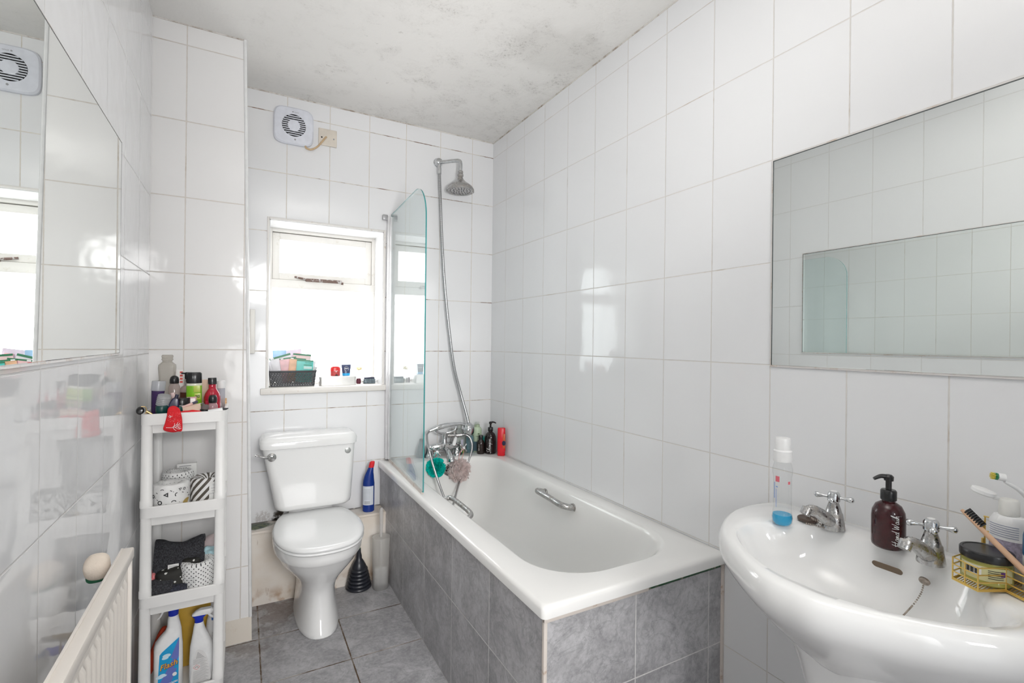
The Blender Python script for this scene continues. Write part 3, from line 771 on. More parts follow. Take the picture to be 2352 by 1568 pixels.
sponge('mesh_sponge', 'pale pink mesh bath sponge hanging from the right tap handle', (-0.281, -0.178, 0.535), 0.062, puff_mat('pink_mesh', (0.97, 0.86, 0.84), 0.10), 5, (-0.238, -0.124, 0.645), pm('pink_cord', (0.75, 0.32, 0.28)), core=0.93)

# ------------------------------------------------------------------ bottles on the bath corner
def profile_part(name, prof, mat, parent, segs=32, sx=1.0, sy=1.0, **k):
    bm = B(); lathe(bm, prof, segs, sx, sy); return link_mesh(name, bm, mat, parent, k.get('smooth', 40))

def face_angle(x, y):      # direction from a thing toward the camera
    return math.atan2(-2.7464 - y, -1.3656 - x)

def pump_head(parent, z, r, mat, ang, L=0.045):
    """collar, stem and nozzle of a lotion pump"""
    profile_part('pump_collar', [(r, z), (r * 1.05, z + 0.002), (r * 1.05, z + 0.020), (r * 0.9, z + 0.023), (r * 0.45, z + 0.024)], mat, parent, 24)
    d = Vector((math.cos(ang), math.sin(ang), 0))
    bm = B(); lathe(bm, [(r * 0.40, z + 0.022), (r * 0.40, z + 0.042), (r * 0.62, z + 0.043), (r * 0.66, z + 0.052), (r * 0.4, z + 0.056), (0, z + 0.057)], 18)
    tube(bm, catmull([(0, 0, z + 0.050), tuple(d * L * 0.5 + Vector((0, 0, z + 0.052))), tuple(d * L + Vector((0, 0, z + 0.045)))], 6), lambda t: r * (0.42 - 0.2 * t), 12)
    link_mesh('pump_nozzle', bm, mat, parent)

# shampoo pump bottle
m_blackbot = pm('glossy_black_bottle', (0.018, 0.012, 0.012), 0.12)
x, y = -0.062, -0.128
th = thing('shampoo_bottle', 'black pump bottle with white handwritten lettering on the bath corner', 'bottle', (x, y, ZT))
profile_part('body', [(0.030, 0), (0.034, 0.004), (0.034, 0.088), (0.032, 0.102), (0.026, 0.117), (0.016, 0.126), (0.013, 0.128), (0.013, 0.134)], m_blackbot, th)
pump_head(th, 0.133, 0.015, m_black, face_angle(x, y) + 1.9, 0.034)
def handwriting(parts, parent, mat, R_, ang, h, z0, wd, rotate=True, name='lettering'):
    """strokes given in a run along +u with height v; rotated to climb the bottle"""
    bm = B()
    for s in parts: stroke(bm, [(-(b_) * h, a * h) for a, b_ in s] if rotate else [(a * h, b_ * h) for a, b_ in s], wd)
    for v in bm.verts: v.co.z += z0
    bmesh.ops.subdivide_edges(bm, edges=bm.edges[:], cuts=0)
    wrap_verts(bm, R_, ang, 0.0006)
    return link_mesh(name, bm, mat, parent, 0)
def script_letters(word):
    """simple joined handwriting: each letter a stroke list in unit x-height"""
    G = {
     'S': ([[(1.5, 1.9), (1.0, 2.3), (0.4, 1.9), (0.7, 1.2), (1.1, 0.5), (0.5, -0.1), (-0.2, 0.3)]], 1.5),
     'h': ([[(0, 0), (0.5, 2.1), (0.7, 2.2), (0.4, 0.9), (0.25, 0), (0.5, 0.8), (0.8, 0.9), (0.85, 0.1), (1.1, 0.1)]], 1.1),
     'a': ([[(0.9, 0.8), (0.4, 0.95), (0.1, 0.3), (0.4, 0), (0.8, 0.6), (0.9, 0.85), (0.85, 0.1), (1.1, 0.1)]], 1.1),
     'm': ([[(0, 0.1), (0.25, 0.9), (0.25, 0), (0.55, 0.9), (0.65, 0), (0.95, 0.9), (1.05, 0.05), (1.3, 0.1)]], 1.3),
     'p': ([[(0, 0.1), (0.3, 0.9), (0.1, -1.1)], [(0.25, 0.6), (0.6, 0.95), (0.8, 0.5), (0.4, 0), (1.0, 0.1)]], 1.0),
     'o': ([[(0.5, 0.9), (0.1, 0.4), (0.4, 0), (0.8, 0.4), (0.5, 0.9), (0.9, 0.7)]], 0.9),
     'H': ([[(0.3, 2.0), (0.1, 1.0), (0.0, 0)], [(1.2, 2.1), (1.05, 1.0), (1.0, 0)], [(-0.2, 1.0), (0.5, 1.05), (1.4, 1.2)]], 1.6),
     'n': ([[(0, 0.1), (0.25, 0.9), (0.25, 0), (0.6, 0.9), (0.7, 0.05), (0.95, 0.1)]], 0.95),
     'd': ([[(0.8, 0.8), (0.4, 0.95), (0.1, 0.3), (0.4, 0), (0.8, 0.6), (1.1, 2.1), (0.85, 0.1), (1.1, 0.1)]], 1.1),
     'W': ([[(0, 2.0), (0.1, 0.9), (0.25, 0), (0.75, 1.5), (0.85, 0), (1.3, 1.0), (1.5, 2.1)]], 1.7),
     's': ([[(0, 0.1), (0.5, 0.95), (0.35, 0.6), (0.6, 0.2), (0.2, 0)], ], 0.7), ' ': ([], 0.8)}
    out = []; x_ = 0
    for ch in word:
        st, adv = G[ch]
        for s in st: out.append([(a + x_ + 0.18 * b_, b_) for a, b_ in s])
        x_ += adv
    return out
handwriting(script_letters('Shampoo'), th, m_whiteink, 0.034, face_angle(x, y) + 0.05, 0.0105, 0.008, 0.0013)

# red bottle
x, y = -0.032, -0.212
m_red = pm('red_plastic', (0.72, 0.010, 0.022), 0.3)
th = thing('shower_gel_bottle', 'tall red bottle against the right wall on the bath corner', 'bottle', (x, y, ZT + 0.001), (0, 0, face_angle(x, y)))
def oval_bottle(name, rings, mat, parent):
    bm = B(); R_ = []
    for hx, hy, z in rings:
        R_.append([Vector((hx * math.copysign(abs(math.cos(a)) ** 0.75, math.cos(a)), hy * math.copysign(abs(math.sin(a)) ** 0.75, math.sin(a)), z)) for a in [2 * PI * i / 36 for i in range(36)]])
    loft(bm, R_); return link_mesh(name, bm, mat, parent, 40)
oval_bottle('cap', [(0.014, 0.021, 0), (0.015, 0.022, 0.002), (0.015, 0.022, 0.020)], m_red, th)
oval_bottle('body', [(0.015, 0.0218, 0.0205), (0.016, 0.024, 0.03), (0.016, 0.0235, 0.10), (0.015, 0.0225, 0.158), (0.013, 0.020, 0.162)], m_red, th)
bm = B(); box(bm, 0.0155, 0.0168, 0.009, 0.0215, 0.045, 0.128, 0.0005); link_mesh('label_panel', bm, pm('orange_red_label', (0.62, 0.10, 0.02), 0.35), th)
bm = B(); lathe(bm, [(0.013, 0), (0.013, 0.0012)], 20, sx=1.1, sy=0.8, xf=Matrix.Translation((0.0168, 0.0145, 0.075)) @ Matrix.Rotation(PI / 2, 4, 'Y')); link_mesh('round_label', bm, pm('navy_label', (0.01, 0.012, 0.05), 0.3), th)

# small dark bottle
x, y = -0.118, -0.112
th = thing('small_bottle', 'short dark brown bottle in front of the other bottles on the bath corner', 'bottle', (x, y, ZT))
profile_part('body', [(0.021, 0), (0.023, 0.004), (0.023, 0.06), (0.020, 0.075), (0.012, 0.084), (0.011, 0.088)], pm('dark_brown_bottle', (0.02, 0.012, 0.01), 0.15), th)
profile_part('cap', [(0.0125, 0.087), (0.0125, 0.108), (0.0115, 0.110), (0, 0.110)], m_black, th)
bm = B()
for k in range(5): patch_wrap(bm, 0.023, face_angle(x, y) - 0.45, 0.006 + 0.003 * (k % 2), 0.022 + k * 0.008, 0.024 + k * 0.008, n=4)
link_mesh('print', bm, m_whiteink, th, 0)

# pale green bottle
x, y = -0.108, -0.038
m_palegreen = pm('pale_green_plastic', (0.56, 0.68, 0.50), 0.35)
th = thing('lotion_bottle', 'pale green bottle tallest of those on the bath corner', 'bottle', (x, y, ZT))
profile_part('body', [(0.026, 0), (0.028, 0.004), (0.028, 0.128), (0.026, 0.140), (0.018, 0.147), (0.015, 0.148)], m_palegreen, th)
profile_part('neck_ring', [(0.0155, 0.147), (0.0155, 0.162)], pm('soft_green_cap', (0.42, 0.52, 0.36), 0.4), th)
profile_part('cap', [(0.014, 0.161), (0.0135, 0.176), (0, 0.177)], clear_mat('clear_cap', (0.95, 0.97, 0.95), haze=0.25), th)
bm = B(); patch_wrap(bm, 0.028, face_angle(x, y) + 0.35, 0.012, 0.106, 0.112, n=6); patch_wrap(bm, 0.028, face_angle(x, y) + 0.1, 0.022, 0.094, 0.096, n=8)
link_mesh('print', bm, pm('green_ink', (0.12, 0.2, 0.1)), th, 0)
bm = B(); patch_wrap(bm, 0.028, face_angle(x, y), 0.07, 0.006, 0.062, n=20); link_mesh('lower_label', bm, pm('slate_blue_label', (0.12, 0.20, 0.25), 0.4), th)

# blue-grey bottle with white neck
x, y = -0.160, -0.048
th = thing('toner_bottle', 'blue-grey bottle with a long white neck beside the mixer hose', 'bottle', (x, y, ZT))
profile_part('body', [(0.021, 0), (0.023, 0.004), (0.023, 0.085), (0.020, 0.096), (0.011, 0.102)], pm('blue_grey_plastic', (0.16, 0.29, 0.34), 0.35), th)
profile_part('white_neck', [(0.0105, 0.101), (0.0105, 0.118), (0.013, 0.119), (0.013, 0.146), (0.011, 0.148), (0, 0.148)], m_white, th)
bm = B()
for k in range(6): patch_wrap(bm, 0.023, face_angle(x, y), 0.020, 0.026 + k * 0.009, 0.0275 + k * 0.009, n=6)
link_mesh('print', bm, pm('pale_ink', (0.55, 0.65, 0.68)), th, 0)

# clear bottle with a little green liquid behind the mixer
x, y = -0.222, -0.036
th = thing('clear_bottle', 'clear plastic bottle with a little green liquid behind the mixer hose', 'bottle', (x, y, ZT))
m_clear = clear_mat('clear_plastic', (0.93, 0.95, 0.93), haze=0.10)
profile_part('body', [(0.030, 0), (0.032, 0.003), (0.032, 0.11), (0.028, 0.128), (0.016, 0.140), (0.013, 0.142), (0.013, 0.150)], m_clear, th)
profile_part('liquid', [(0.028, 0.002), (0.030, 0.005), (0.030, 0.022), (0, 0.022)], pm('green_liquid', (0.16, 0.42, 0.03), 0.15), th)
profile_part('cap', [(0.015, 0.149), (0.015, 0.166), (0, 0.167)], pm('grey_cap', (0.5, 0.52, 0.5), 0.4), th)
bm = B(); patch_wrap(bm, 0.032, face_angle(x, y) + 0.5, 0.016, 0.045, 0.085, n=6); link_mesh('label', bm, pm('lilac_label', (0.55, 0.55, 0.66)), th)

# teal scrub tub behind black bottle
th = thing('teal_tub', 'small teal item peeping out between the black bottles on the bath corner', 'tub', (-0.066, -0.055, ZT))
profile_part('body', [(0.022, 0), (0.024, 0.004), (0.024, 0.082), (0.020, 0.088), (0, 0.09)], pm('teal_plastic', (0.0, 0.28, 0.24), 0.35), th)

# orange soap and dark flask behind the mixer
th = thing('orange_soap', 'flat orange soap bar behind the left tap handle', 'soap', (-0.372, -0.036, ZT + 0.033))
bm = B(); blob(bm, (0, 0, 0), (0.03, 0.014, 0.008), 0.5); link_mesh('bar', bm, pm('orange_soap_mat', (0.68, 0.22, 0.08), 0.4), th)
th = thing('dark_flask', 'slanted dark blue-grey flask on the bath end beside the shower screen', 'bottle', (-0.470, -0.045, ZT), (0, math.radians(6), 0))
profile_part('body', [(0.024, 0), (0.026, 0.004), (0.024, 0.04), (0.014, 0.085), (0.012, 0.09)], pm('slate_plastic', (0.06, 0.11, 0.13), 0.3), th)
profile_part('cap', [(0.013, 0.089), (0.012, 0.105), (0, 0.106)], m_darkgrey, th)

# ------------------------------------------------------------------ toilet
TX = -1.056
t_t = thing('toilet', 'white close-coupled toilet with closed lid under the window', 'toilet', (TX, 0, 0))
def egg(yb, yf, hw, z, N=48, p=0.82, backp=0.6):
    out = []; yc = yb + (yf - yb) * 0.42
    for i in range(N):
        a = 2 * PI * i / N; cx_, sy_ = math.cos(a), math.sin(a)
        e = p if sy_ < 0 else backp
        X = hw * math.copysign(abs(cx_) ** e, cx_)
        Y = yc + (abs(yf - yc) if sy_ < 0 else abs(yb - yc)) * math.copysign(abs(sy_) ** e, sy_)
        out.append(Vector((X, Y, z)))
    return out
bm = B()
loft(bm, [egg(-0.145, -0.553, 0.089, 0.0, p=.85), egg(-0.145, -0.558, 0.092, 0.006, p=.85), egg(-0.147, -0.553, 0.091, 0.02, p=.85), egg(-0.15, -0.535, 0.085, 0.06, p=.85), egg(-0.152, -0.517, 0.079, 0.11, p=.85),
          egg(-0.152, -0.512, 0.078, 0.16, p=.85), egg(-0.15, -0.520, 0.085, 0.195, p=.85), egg(-0.148, -0.548, 0.106, 0.235, p=.85), egg(-0.146, -0.585, 0.136, 0.275, p=.85), egg(-0.144, -0.615, 0.162, 0.310, p=.85),
          egg(-0.142, -0.632, 0.174, 0.335, p=.85), egg(-0.142, -0.640, 0.180, 0.345, p=.85), egg(-0.14, -0.646, 0.184, 0.352, p=.85), egg(-0.14, -0.650, 0.186, 0.375, p=.85), egg(-0.14, -0.648, 0.185, 0.390, p=.85), egg(-0.145, -0.640, 0.178, 0.395, p=.85)])
link_mesh('pan', bm, m_ceramic, t_t, 50)
bm = B(); loft(bm, [rrect(-0.10, 0.10, -0.16, -0.02, 0.03, 0.356), rrect(-0.105, 0.105, -0.145, -0.02, 0.03, 0.40), rrect(-0.10, 0.10, -0.14, -0.02, 0.03, 0.444)]); link_mesh('cistern_platform', bm, m_ceramic, t_t)
LID = [(0, -0.666), (.06, -0.659), (.11, -0.634), (.152, -0.580), (.179, -0.50), (.1875, -0.42), (.184, -0.345), (.171, -0.262), (.152, -0.195), (.134, -0.161), (.10, -0.153), (0, -0.150)]
LID = LID + [(-a, b_) for a, b_ in reversed(LID[1:-1])]
def lid_ring(z, sc, N=72): return polar_ring(LID, (0, -0.41), N, z, sc)
bm = B(); loft(bm, [lid_ring(0.3965, 0.96), lid_ring(0.3985, 0.985), lid_ring(0.403, 0.995), lid_ring(0.408, 0.985), lid_ring(0.4095, 0.965)]); link_mesh('seat', bm, m_seat, t_t, 50)
bm = B(); loft(bm, [lid_ring(0.4105, 0.965), lid_ring(0.4125, 0.99), lid_ring(0.418, 1.0), lid_ring(0.4245, 0.99), lid_ring(0.4285, 0.965), lid_ring(0.4305, 0.92), lid_ring(0.4315, 0.80), lid_ring(0.432, 0.4), lid_ring(0.432, 0.02)]); link_mesh('lid', bm, m_seat, t_t, 50)
bm = B(); R_ = []
for z, cx_, hx, yf, rr_ in ((0.440, 0.010, 0.150, -0.170, .04), (0.443, 0.010, 0.163, -0.182, .045), (0.452, 0.0095, 0.172, -0.191, .045), (0.470, 0.009, 0.177, -0.191, .045), (0.60, 0.0, 0.193, -0.194, .042), (0.748, -0.012, 0.212, -0.197, .04)):
    R_.append(rrect(cx_ - hx, cx_ + hx, yf, -0.006, rr_, z))
loft(bm, R_); link_mesh('cistern', bm, m_ceramic, t_t, 50)
bm = B(); R_ = []
for z, e, rr_ in ((0.746, 0.004, .045), (0.748, 0.009, .05), (0.772, 0.010, .05), (0.786, 0.006, .05), (0.796, -0.003, .045), (0.801, -0.015, .04), (0.803, -0.035, .03), (0.8055, -0.08, .02)):
    R_.append(rrect(-0.012 - 0.212 - e, -0.012 + 0.212 + e, -0.199 - e, -0.004 - max(0, -e) , rr_, z))
loft(bm, R_); link_mesh('cistern_lid', bm, m_ceramic, t_t, 50)
bm = B(); lathe(bm, [(0.020, 0), (0.019, 0.008), (0.012, 0.013), (0, 0.014)], 24, xf=Matrix.Translation((-0.184, -0.193, 0.712)) @ XF); tube(bm, catmull([(-0.184, -0.206, 0.712), (-0.205, -0.212, 0.715), (-0.232, -0.212, 0.723), (-0.252, -0.208, 0.730)], 6), lambda t: 0.006 - 0.002 * t + 0.002 * (t > .9), 10); link_mesh('flush_lever', bm, m_scaled, t_t)
bm = B(); lathe(bm, [(0.015, 0), (0.015, 0.003), (0.010, 0.005), (0, 0.005)], 24, xf=Matrix.Translation((0.160, -0.194, 0.712)) @ XF); link_mesh('hole_cover', bm, pm('dull_grey_metal', (0.42, 0.43, 0.42), 0.35, 0.5), t_t)

# ------------------------------------------------------------------ bleach bottle, toilet brush, plunger
m_blue = pm('royal_blue_plastic', (0.006, 0.035, 0.24), 0.25)
th = thing('bleach_bottle', 'blue angled-neck bleach bottle with red cap on the ledge beside the toilet', 'bottle', (-0.766, -0.085, 0.352), (0, 0, math.radians(-105)))
def oval_rings(L, N=36):
    """(hx, hy, cx, z) ovals"""
    return [[Vector((cx_ + hx * math.cos(2 * PI * i / N), hy * math.sin(2 * PI * i / N), z)) for i in range(N)] for hx, hy, cx_, z in L]
bm = B(); loft(bm, oval_rings([(0.020, 0.026, 0, 0), (0.023, 0.030, 0, 0.004), (0.023, 0.030, 0, 0.15), (0.022, 0.028, 0, 0.168)] ))
R_ = [[Vector((p.x, p.y, p.z)) for p in r] for r in oval_rings([(0.022, 0.028, 0, 0.168), (0.020, 0.024, 0, 0.185)])]
def lean(L, N=36): return [[Vector((hx * math.cos(2 * PI * i / N), cy_ + hy * math.sin(2 * PI * i / N), z)) for i in range(N)] for hx, hy, cy_, z in L]
loft(bm, lean([(0.022, 0.028, 0, 0.167), (0.0205, 0.0245, 0.002, 0.188), (0.018, 0.019, 0.005, 0.208), (0.014, 0.0145, 0.010, 0.228), (0.0125, 0.0125, 0.012, 0.236)]))
link_mesh('body', bm, m_blue, th)
bm = B(); loft(bm, lean([(0.014, 0.014, 0.012, 0.234), (0.0145, 0.0145, 0.014, 0.245), (0.013, 0.013, 0.0175, 0.262), (0.009, 0.009, 0.019, 0.266)])); link_mesh('cap', bm, pm('red_cap', (0.72, 0.02, 0.03), 0.35), th)
bm = B()
for z0, z1 in ((0.038, 0.138),):
    rows = []
    for z in (z0, z1): rows.append([Vector((0.0236 * math.cos(a), 0.0306 * math.sin(a), z)) for a in [(-75 + 130 * k / 16) * PI / 180 for k in range(17)]])
    loft(bm, rows, False, False, closed=False)
link_mesh('label', bm, pm('pale_blue_white_label', (0.70, 0.74, 0.80), 0.4), th)
bm = B()
for k in range(14):
    a0_ = (-40 + k * 4.2) * PI / 180; wd_ = (0.6 + 1.4 * ((k * 7) % 3)) * PI / 180
    loft(bm, [[Vector((0.0238 * math.cos(a), 0.0308 * math.sin(a), z)) for a in (a0_, a0_ + wd_)] for z in (0.042, 0.060)], False, False, closed=False)
for k in range(8):
    loft(bm, [[Vector((0.0238 * math.cos(a), 0.0308 * math.sin(a), z)) for a in [(-50 + 70 * q / 6) * PI / 180 for q in range(7)]] for z in (0.070 + k * 0.007, 0.0715 + k * 0.007)], False, False, closed=False)
link_mesh('label_print', bm, m_greyink, th, 0)

m_frost = clear_mat('frosted_plastic', (0.95, 0.95, 0.94), 0.3, haze=0.45, hazecol=(0.97, 0.96, 0.94))
th = thing('toilet_brush', 'frosted white toilet brush standing in its tall holder by the bath panel', 'toilet brush', (-0.733, -0.232, 0.0))
profile_part('holder', [(0.037, 0), (0.039, 0.003), (0.041, 0.10), (0.045, 0.258), (0.044, 0.262), (0.015, 0.262)], m_frost, th)
profile_part('brush_handle', [(0.006, 0.10), (0.007, 0.20), (0.007, 0.262), (0.0075, 0.30), (0.0095, 0.385), (0.0085, 0.405), (0.004, 0.41), (0, 0.41)], clear_mat('frosted_handle', (0.95, 0.95, 0.95), 0.25, haze=0.45, hazecol=(0.97, 0.96, 0.95)), th, 16)
bm = B(); rnd = random.Random(2)
for k in range(220):
    a = rnd.random() * 6.28; z = rnd.uniform(0.02, 0.10); L = 0.032
    d = Vector((math.cos(a), math.sin(a), rnd.uniform(-.2, .2))); rod(bm, Vector((0, 0, z)), Vector((0, 0, z)) + d * L, 0.0011, 4)
link_mesh('bristles', bm, m_white, th, 0)

th = thing('plunger', 'black ribbed rubber plunger with a green tip behind the toilet pan', 'plunger', (-0.832, -0.178, 0.0))
prof_ = []
R0 = [0.062, 0.058, 0.055, 0.051, 0.047, 0.043]
prof_.append((0.058, 0.0))
for k, r_ in enumerate(R0):
    z = 0.004 + k * 0.017; prof_ += [(r_, z), (r_ + 0.002, z + 0.004), (r_, z + 0.010), (r_ - 0.007, z + 0.0135)]
prof_ += [(0.036, 0.112), (0.024, 0.135), (0.015, 0.148), (0.014, 0.165), (0.010, 0.180), (0.0095, 0.20)]
profile_part('bellows', prof_, pm('black_rubber', (0.020, 0.022, 0.030), 0.35), th, 36)
profile_part('handle_tip', [(0.006, 0.20), (0.0065, 0.232), (0, 0.236)], pm('bright_green_plastic', (0.05, 0.42, 0.05), 0.4), th, 14)

# ------------------------------------------------------------------ washbasin
BY = -2.205
t_w = thing('washbasin', 'white ceramic pedestal washbasin on the right wall below the mirror', 'washbasin', (0, BY, 0))
OUT = [(-0.002, 0.0), (-0.002, .15), (-0.002, .27), (-0.012, .315), (-0.05, .338), (-0.12, .346), (-0.20, .336), (-0.30, .29), (-0.377, .226), (-0.445, .135), (-0.485, .06), (-0.492, 0)]
OUT = OUT + [(a, -b_) for a, b_ in reversed(OUT[1:-1])]
INN = [(-0.088, 0.0), (-0.090, .07), (-0.098, .125), (-0.118, .160), (-0.150, .180), (-0.178, .194), (-0.192, .206), (-0.203, .221), (-0.222, .236), (-0.255, .243), (-0.31, .228), (-0.36, .190), (-0.41, .125), (-0.437, .06), (-0.442, 0)]
INN = INN + [(a, -b_) for a, b_ in reversed(INN[1:-1])]
SOFT = [(-0.10, 0), (-0.105, .09), (-0.14, .165), (-0.20, .205), (-0.27, .215), (-0.34, .18), (-0.39, .11), (-0.415, 0)]
SOFT = SOFT + [(a, -b_) for a, b_ in reversed(SOFT[1:-1])]
cB = (-0.245, 0.0); N = 240
def shrink_ring(pts, z, sc, back):
    return [Vector((min(p.x, back), p.y, z)) for p in polar_ring(pts, cB, N, z, sc)]
bm = B()
R_ = [shrink_ring(OUT, 0.60, 0.30, -0.002), shrink_ring(OUT, 0.63, 0.42, -0.002), shrink_ring(OUT, 0.67, 0.62, -0.002), shrink_ring(OUT, 0.71, 0.80, -0.002), shrink_ring(OUT, 0.74, 0.91, -0.002), shrink_ring(OUT, 0.757, 0.965, -0.002), shrink_ring(OUT, 0.770, 0.99, -0.002), shrink_ring(OUT, 0.785, 1.0, -0.002),
      shrink_ring(OUT, 0.802, 0.990, -0.002), shrink_ring(OUT, 0.814, 0.968, -0.002), shrink_ring(OUT, 0.8195, 0.94, -0.004)]
def lerp_rings(A, B_, t): return [a.lerp(b_, t) for a, b_ in zip(A, B_)]
ia = polar_ring(INN, cB, N, 0.817, 1.0); oa = shrink_ring(OUT, 0.8195, 0.94, -0.004)
mid = lerp_rings(oa, ia, 0.55)
for p in mid: p.z = 0.8195
R_.append(mid)
r1 = lerp_rings(oa, ia, 0.93)
for p in r1: p.z = 0.8185
R_ += [r1, polar_ring(INN, cB, N, 0.814, 1.0), polar_ring(INN, cB, N, 0.806, 0.972)]
sA = polar_ring(INN, cB, N, 0.79, 0.94); sB = polar_ring(SOFT, cB, N, 0.76, 0.97)
q = lerp_rings(sA, sB, 0.5)
R_ += [sA, q, polar_ring(SOFT, cB, N, 0.74, 0.93), polar_ring(SOFT, cB, N, 0.71, 0.78), polar_ring(SOFT, cB, N, 0.69, 0.58), polar_ring(SOFT, cB, N, 0.678, 0.34), polar_ring(SOFT, cB, N, 0.674, 0.12)]
loft(bm, R_)
link_mesh('basin', bm, m_ceramic, t_w, 60)
bm = B()
loft(bm, [rrect(-0.335, -0.09, -0.105, 0.105, 0.09, 0.0), rrect(-0.33, -0.095, -0.10, 0.10, 0.09, 0.02), rrect(-0.305, -0.12, -0.082, 0.082, 0.075, 0.12), rrect(-0.30, -0.125, -0.080, 0.080, 0.07, 0.35), rrect(-0.315, -0.11, -0.092, 0.092, 0.08, 0.52), rrect(-0.34, -0.09, -0.115, 0.115, 0.09, 0.62), rrect(-0.36, -0.07, -0.14, 0.14, 0.1, 0.66)])
link_mesh('pedestal', bm, m_ceramic, t_w, 50)
def bowl_point(v, zt):
    """point on the back wall of the bowl at offset v, height zt"""
    t_ = (0.806 - zt) / (0.806 - 0.76)
    return -0.098 - 0.026 * t_
# overflow slot and chain stay on the sloping back of the bowl
bm = B(); SL = Matrix.Translation((-0.1165, 0.0, 0.779)) @ Matrix.Rotation(math.radians(-28), 4, 'Y')
prof_s = rrect(-0.008, 0.008, -0.029, 0.029, 0.008, 0.0, 6)
loft(bm, [[SL @ Matrix.Rotation(-PI / 2, 4, 'Y') @ p for p in prof_s], [SL @ Matrix.Rotation(-PI / 2, 4, 'Y') @ (p + Vector((0, 0, 0.002))) for p in prof_s]])
link_mesh('overflow_slot', bm, pm('stained_recess', (0.16, 0.11, 0.07), 0.6), t_w)
m_oldchrome = pm('tarnished_chrome', (0.36, 0.31, 0.27), 0.35, 0.9, vary=0.3, vscale=120)
bm = B(); lathe(bm, [(0.010, 0), (0.0095, 0.003), (0.005, 0.005), (0, 0.0055)], 20, xf=Matrix.Translation((-0.118, -0.068, 0.779)) @ Matrix.Rotation(-PI / 2 - 0.45, 4, 'Y')); link_mesh('chain_stay', bm, m_oldchrome, t_w)
bm = B()
pts_ = catmull([(-0.122, -0.068, 0.774), (-0.128, -0.066, 0.755), (-0.140, -0.060, 0.735), (-0.158, -0.052, 0.715), (-0.180, -0.045, 0.698)], 10)
run = 0; last = pts_[0]
for p in pts_:
    if (p - last).length > 0.0028 or p is pts_[0]: ball(bm, p, 0.0019, 8, 6); last = p
link_mesh('bead_chain', bm, m_oldchrome, t_w)

# basin taps
def basin_tap(x, y, label, rz, mat):
    th = thing('basin_tap', label, 'tap', (x, y, 0.8195), (0, 0, rz))
    bm = B()
    def ov(L): return [[Vector((cx_ + hx * math.cos(2 * PI * i / 32), hy * math.sin(2 * PI * i / 32), z)) for i in range(32)] for hx, hy, cx_, z in L]
    loft(bm, ov([(0.026, 0.024, 0, 0), (0.026, 0.024, 0, 0.003), (0.022, 0.022, 0, 0.02), (0.0185, 0.0195, 0, 0.038), (0.0175, 0.0175, 0, 0.040), (0.0155, 0.0155, 0, 0.048), (0.0105, 0.0105, 0, 0.064), (0.0115, 0.0115, 0, 0.066)]))
    link_mesh('body', bm, mat, th, 50)
    bm = B(); tube(bm, catmull([(-0.004, 0, 0.014), (-0.026, 0.004, 0.028), (-0.050, 0.010, 0.044), (-0.066, 0.015, 0.052), (-0.078, 0.018, 0.052), (-0.085, 0.020, 0.045)], 8), lambda t: 0.0175 - 0.0085 * min(1, t * 1.25), 20)
    rod(bm, (-0.077, 0.018, 0.056), (-0.086, 0.0205, 0.041), 0.0118, 20)
    link_mesh('spout', bm, mat, th, 50)
    bm = B(); lathe(bm, [(0.012, 0.066), (0.0135, 0.068), (0.0135, 0.084), (0.011, 0.0885), (0.006, 0.0905), (0, 0.091)], 24); link_mesh('handle_hub', bm, m_chrome, th)
    bm = B()
    for k in range(4):
        a = k * PI / 2 + 0.35; d = Vector((math.cos(a), math.sin(a), 0.0))
        tube(bm, [Vector((0, 0, 0.076)) + d * s_ for s_ in (0.010, 0.020, 0.028, 0.034, 0.039, 0.0415)], lambda t: (0.0036, 0.0032, 0.0052, 0.0072, 0.0062, 0.002)[min(5, int(t * 5 + .5))], 12)
    link_mesh('cross_handle', bm, m_chrome, th, 50)
    profile_part('index_cap', [(0.007, 0.0898), (0.007, 0.0915), (0, 0.092)], m_white, th, 16)
    return th
basin_tap(-0.096, -2.082, 'chrome basin tap between the mouthwash and the hand wash bottle', 0.0, m_scaled)
basin_tap(-0.115, -2.282, 'scaled chrome basin tap between the hand wash bottle and the wire caddy', 0.1, m_scaled)

# plug with bead chain lying on the basin deck
th = thing('basin_plug', 'tarnished basin plug with bead chain lying beside the left tap', 'plug', (-0.104, -2.024, 0.8195), (0, 0, 0.3))
profile_part('plug', [(0.016, 0), (0.022, 0.002), (0.023, 0.008), (0.021, 0.010), (0.014, 0.0095), (0, 0.009)], pm('dark_old_rubber', (0.09, 0.06, 0.045), 0.5), th, 24)
bm = B(); rod(bm, (0, 0, 0.009), (0.0, 0.0, 0.026), 0.0035, 10); ball(bm, (0, 0, 0.026), 0.004, 10, 8); link_mesh('plug_stem', bm, m_oldchrome, th)
bm = B(); pts_ = catmull([(0, -0.002, 0.022), (0.004, -0.018, 0.018), (0.0, -0.032, 0.006), (-0.014, -0.030, 0.012), (-0.020, -0.018, 0.013), (-0.010, -0.012, 0.013), (-0.016, -0.034, 0.003), (-0.030, -0.040, 0.0025), (-0.028, -0.018, 0.003), (-0.030, -0.002, 0.0025)], 10)
last = pts_[0]
for p in pts_:
    if (p - last).length > 0.0036: ball(bm, p, 0.0021, 8, 6); last = p
link_mesh('bead_chain', bm, m_oldchrome, th)

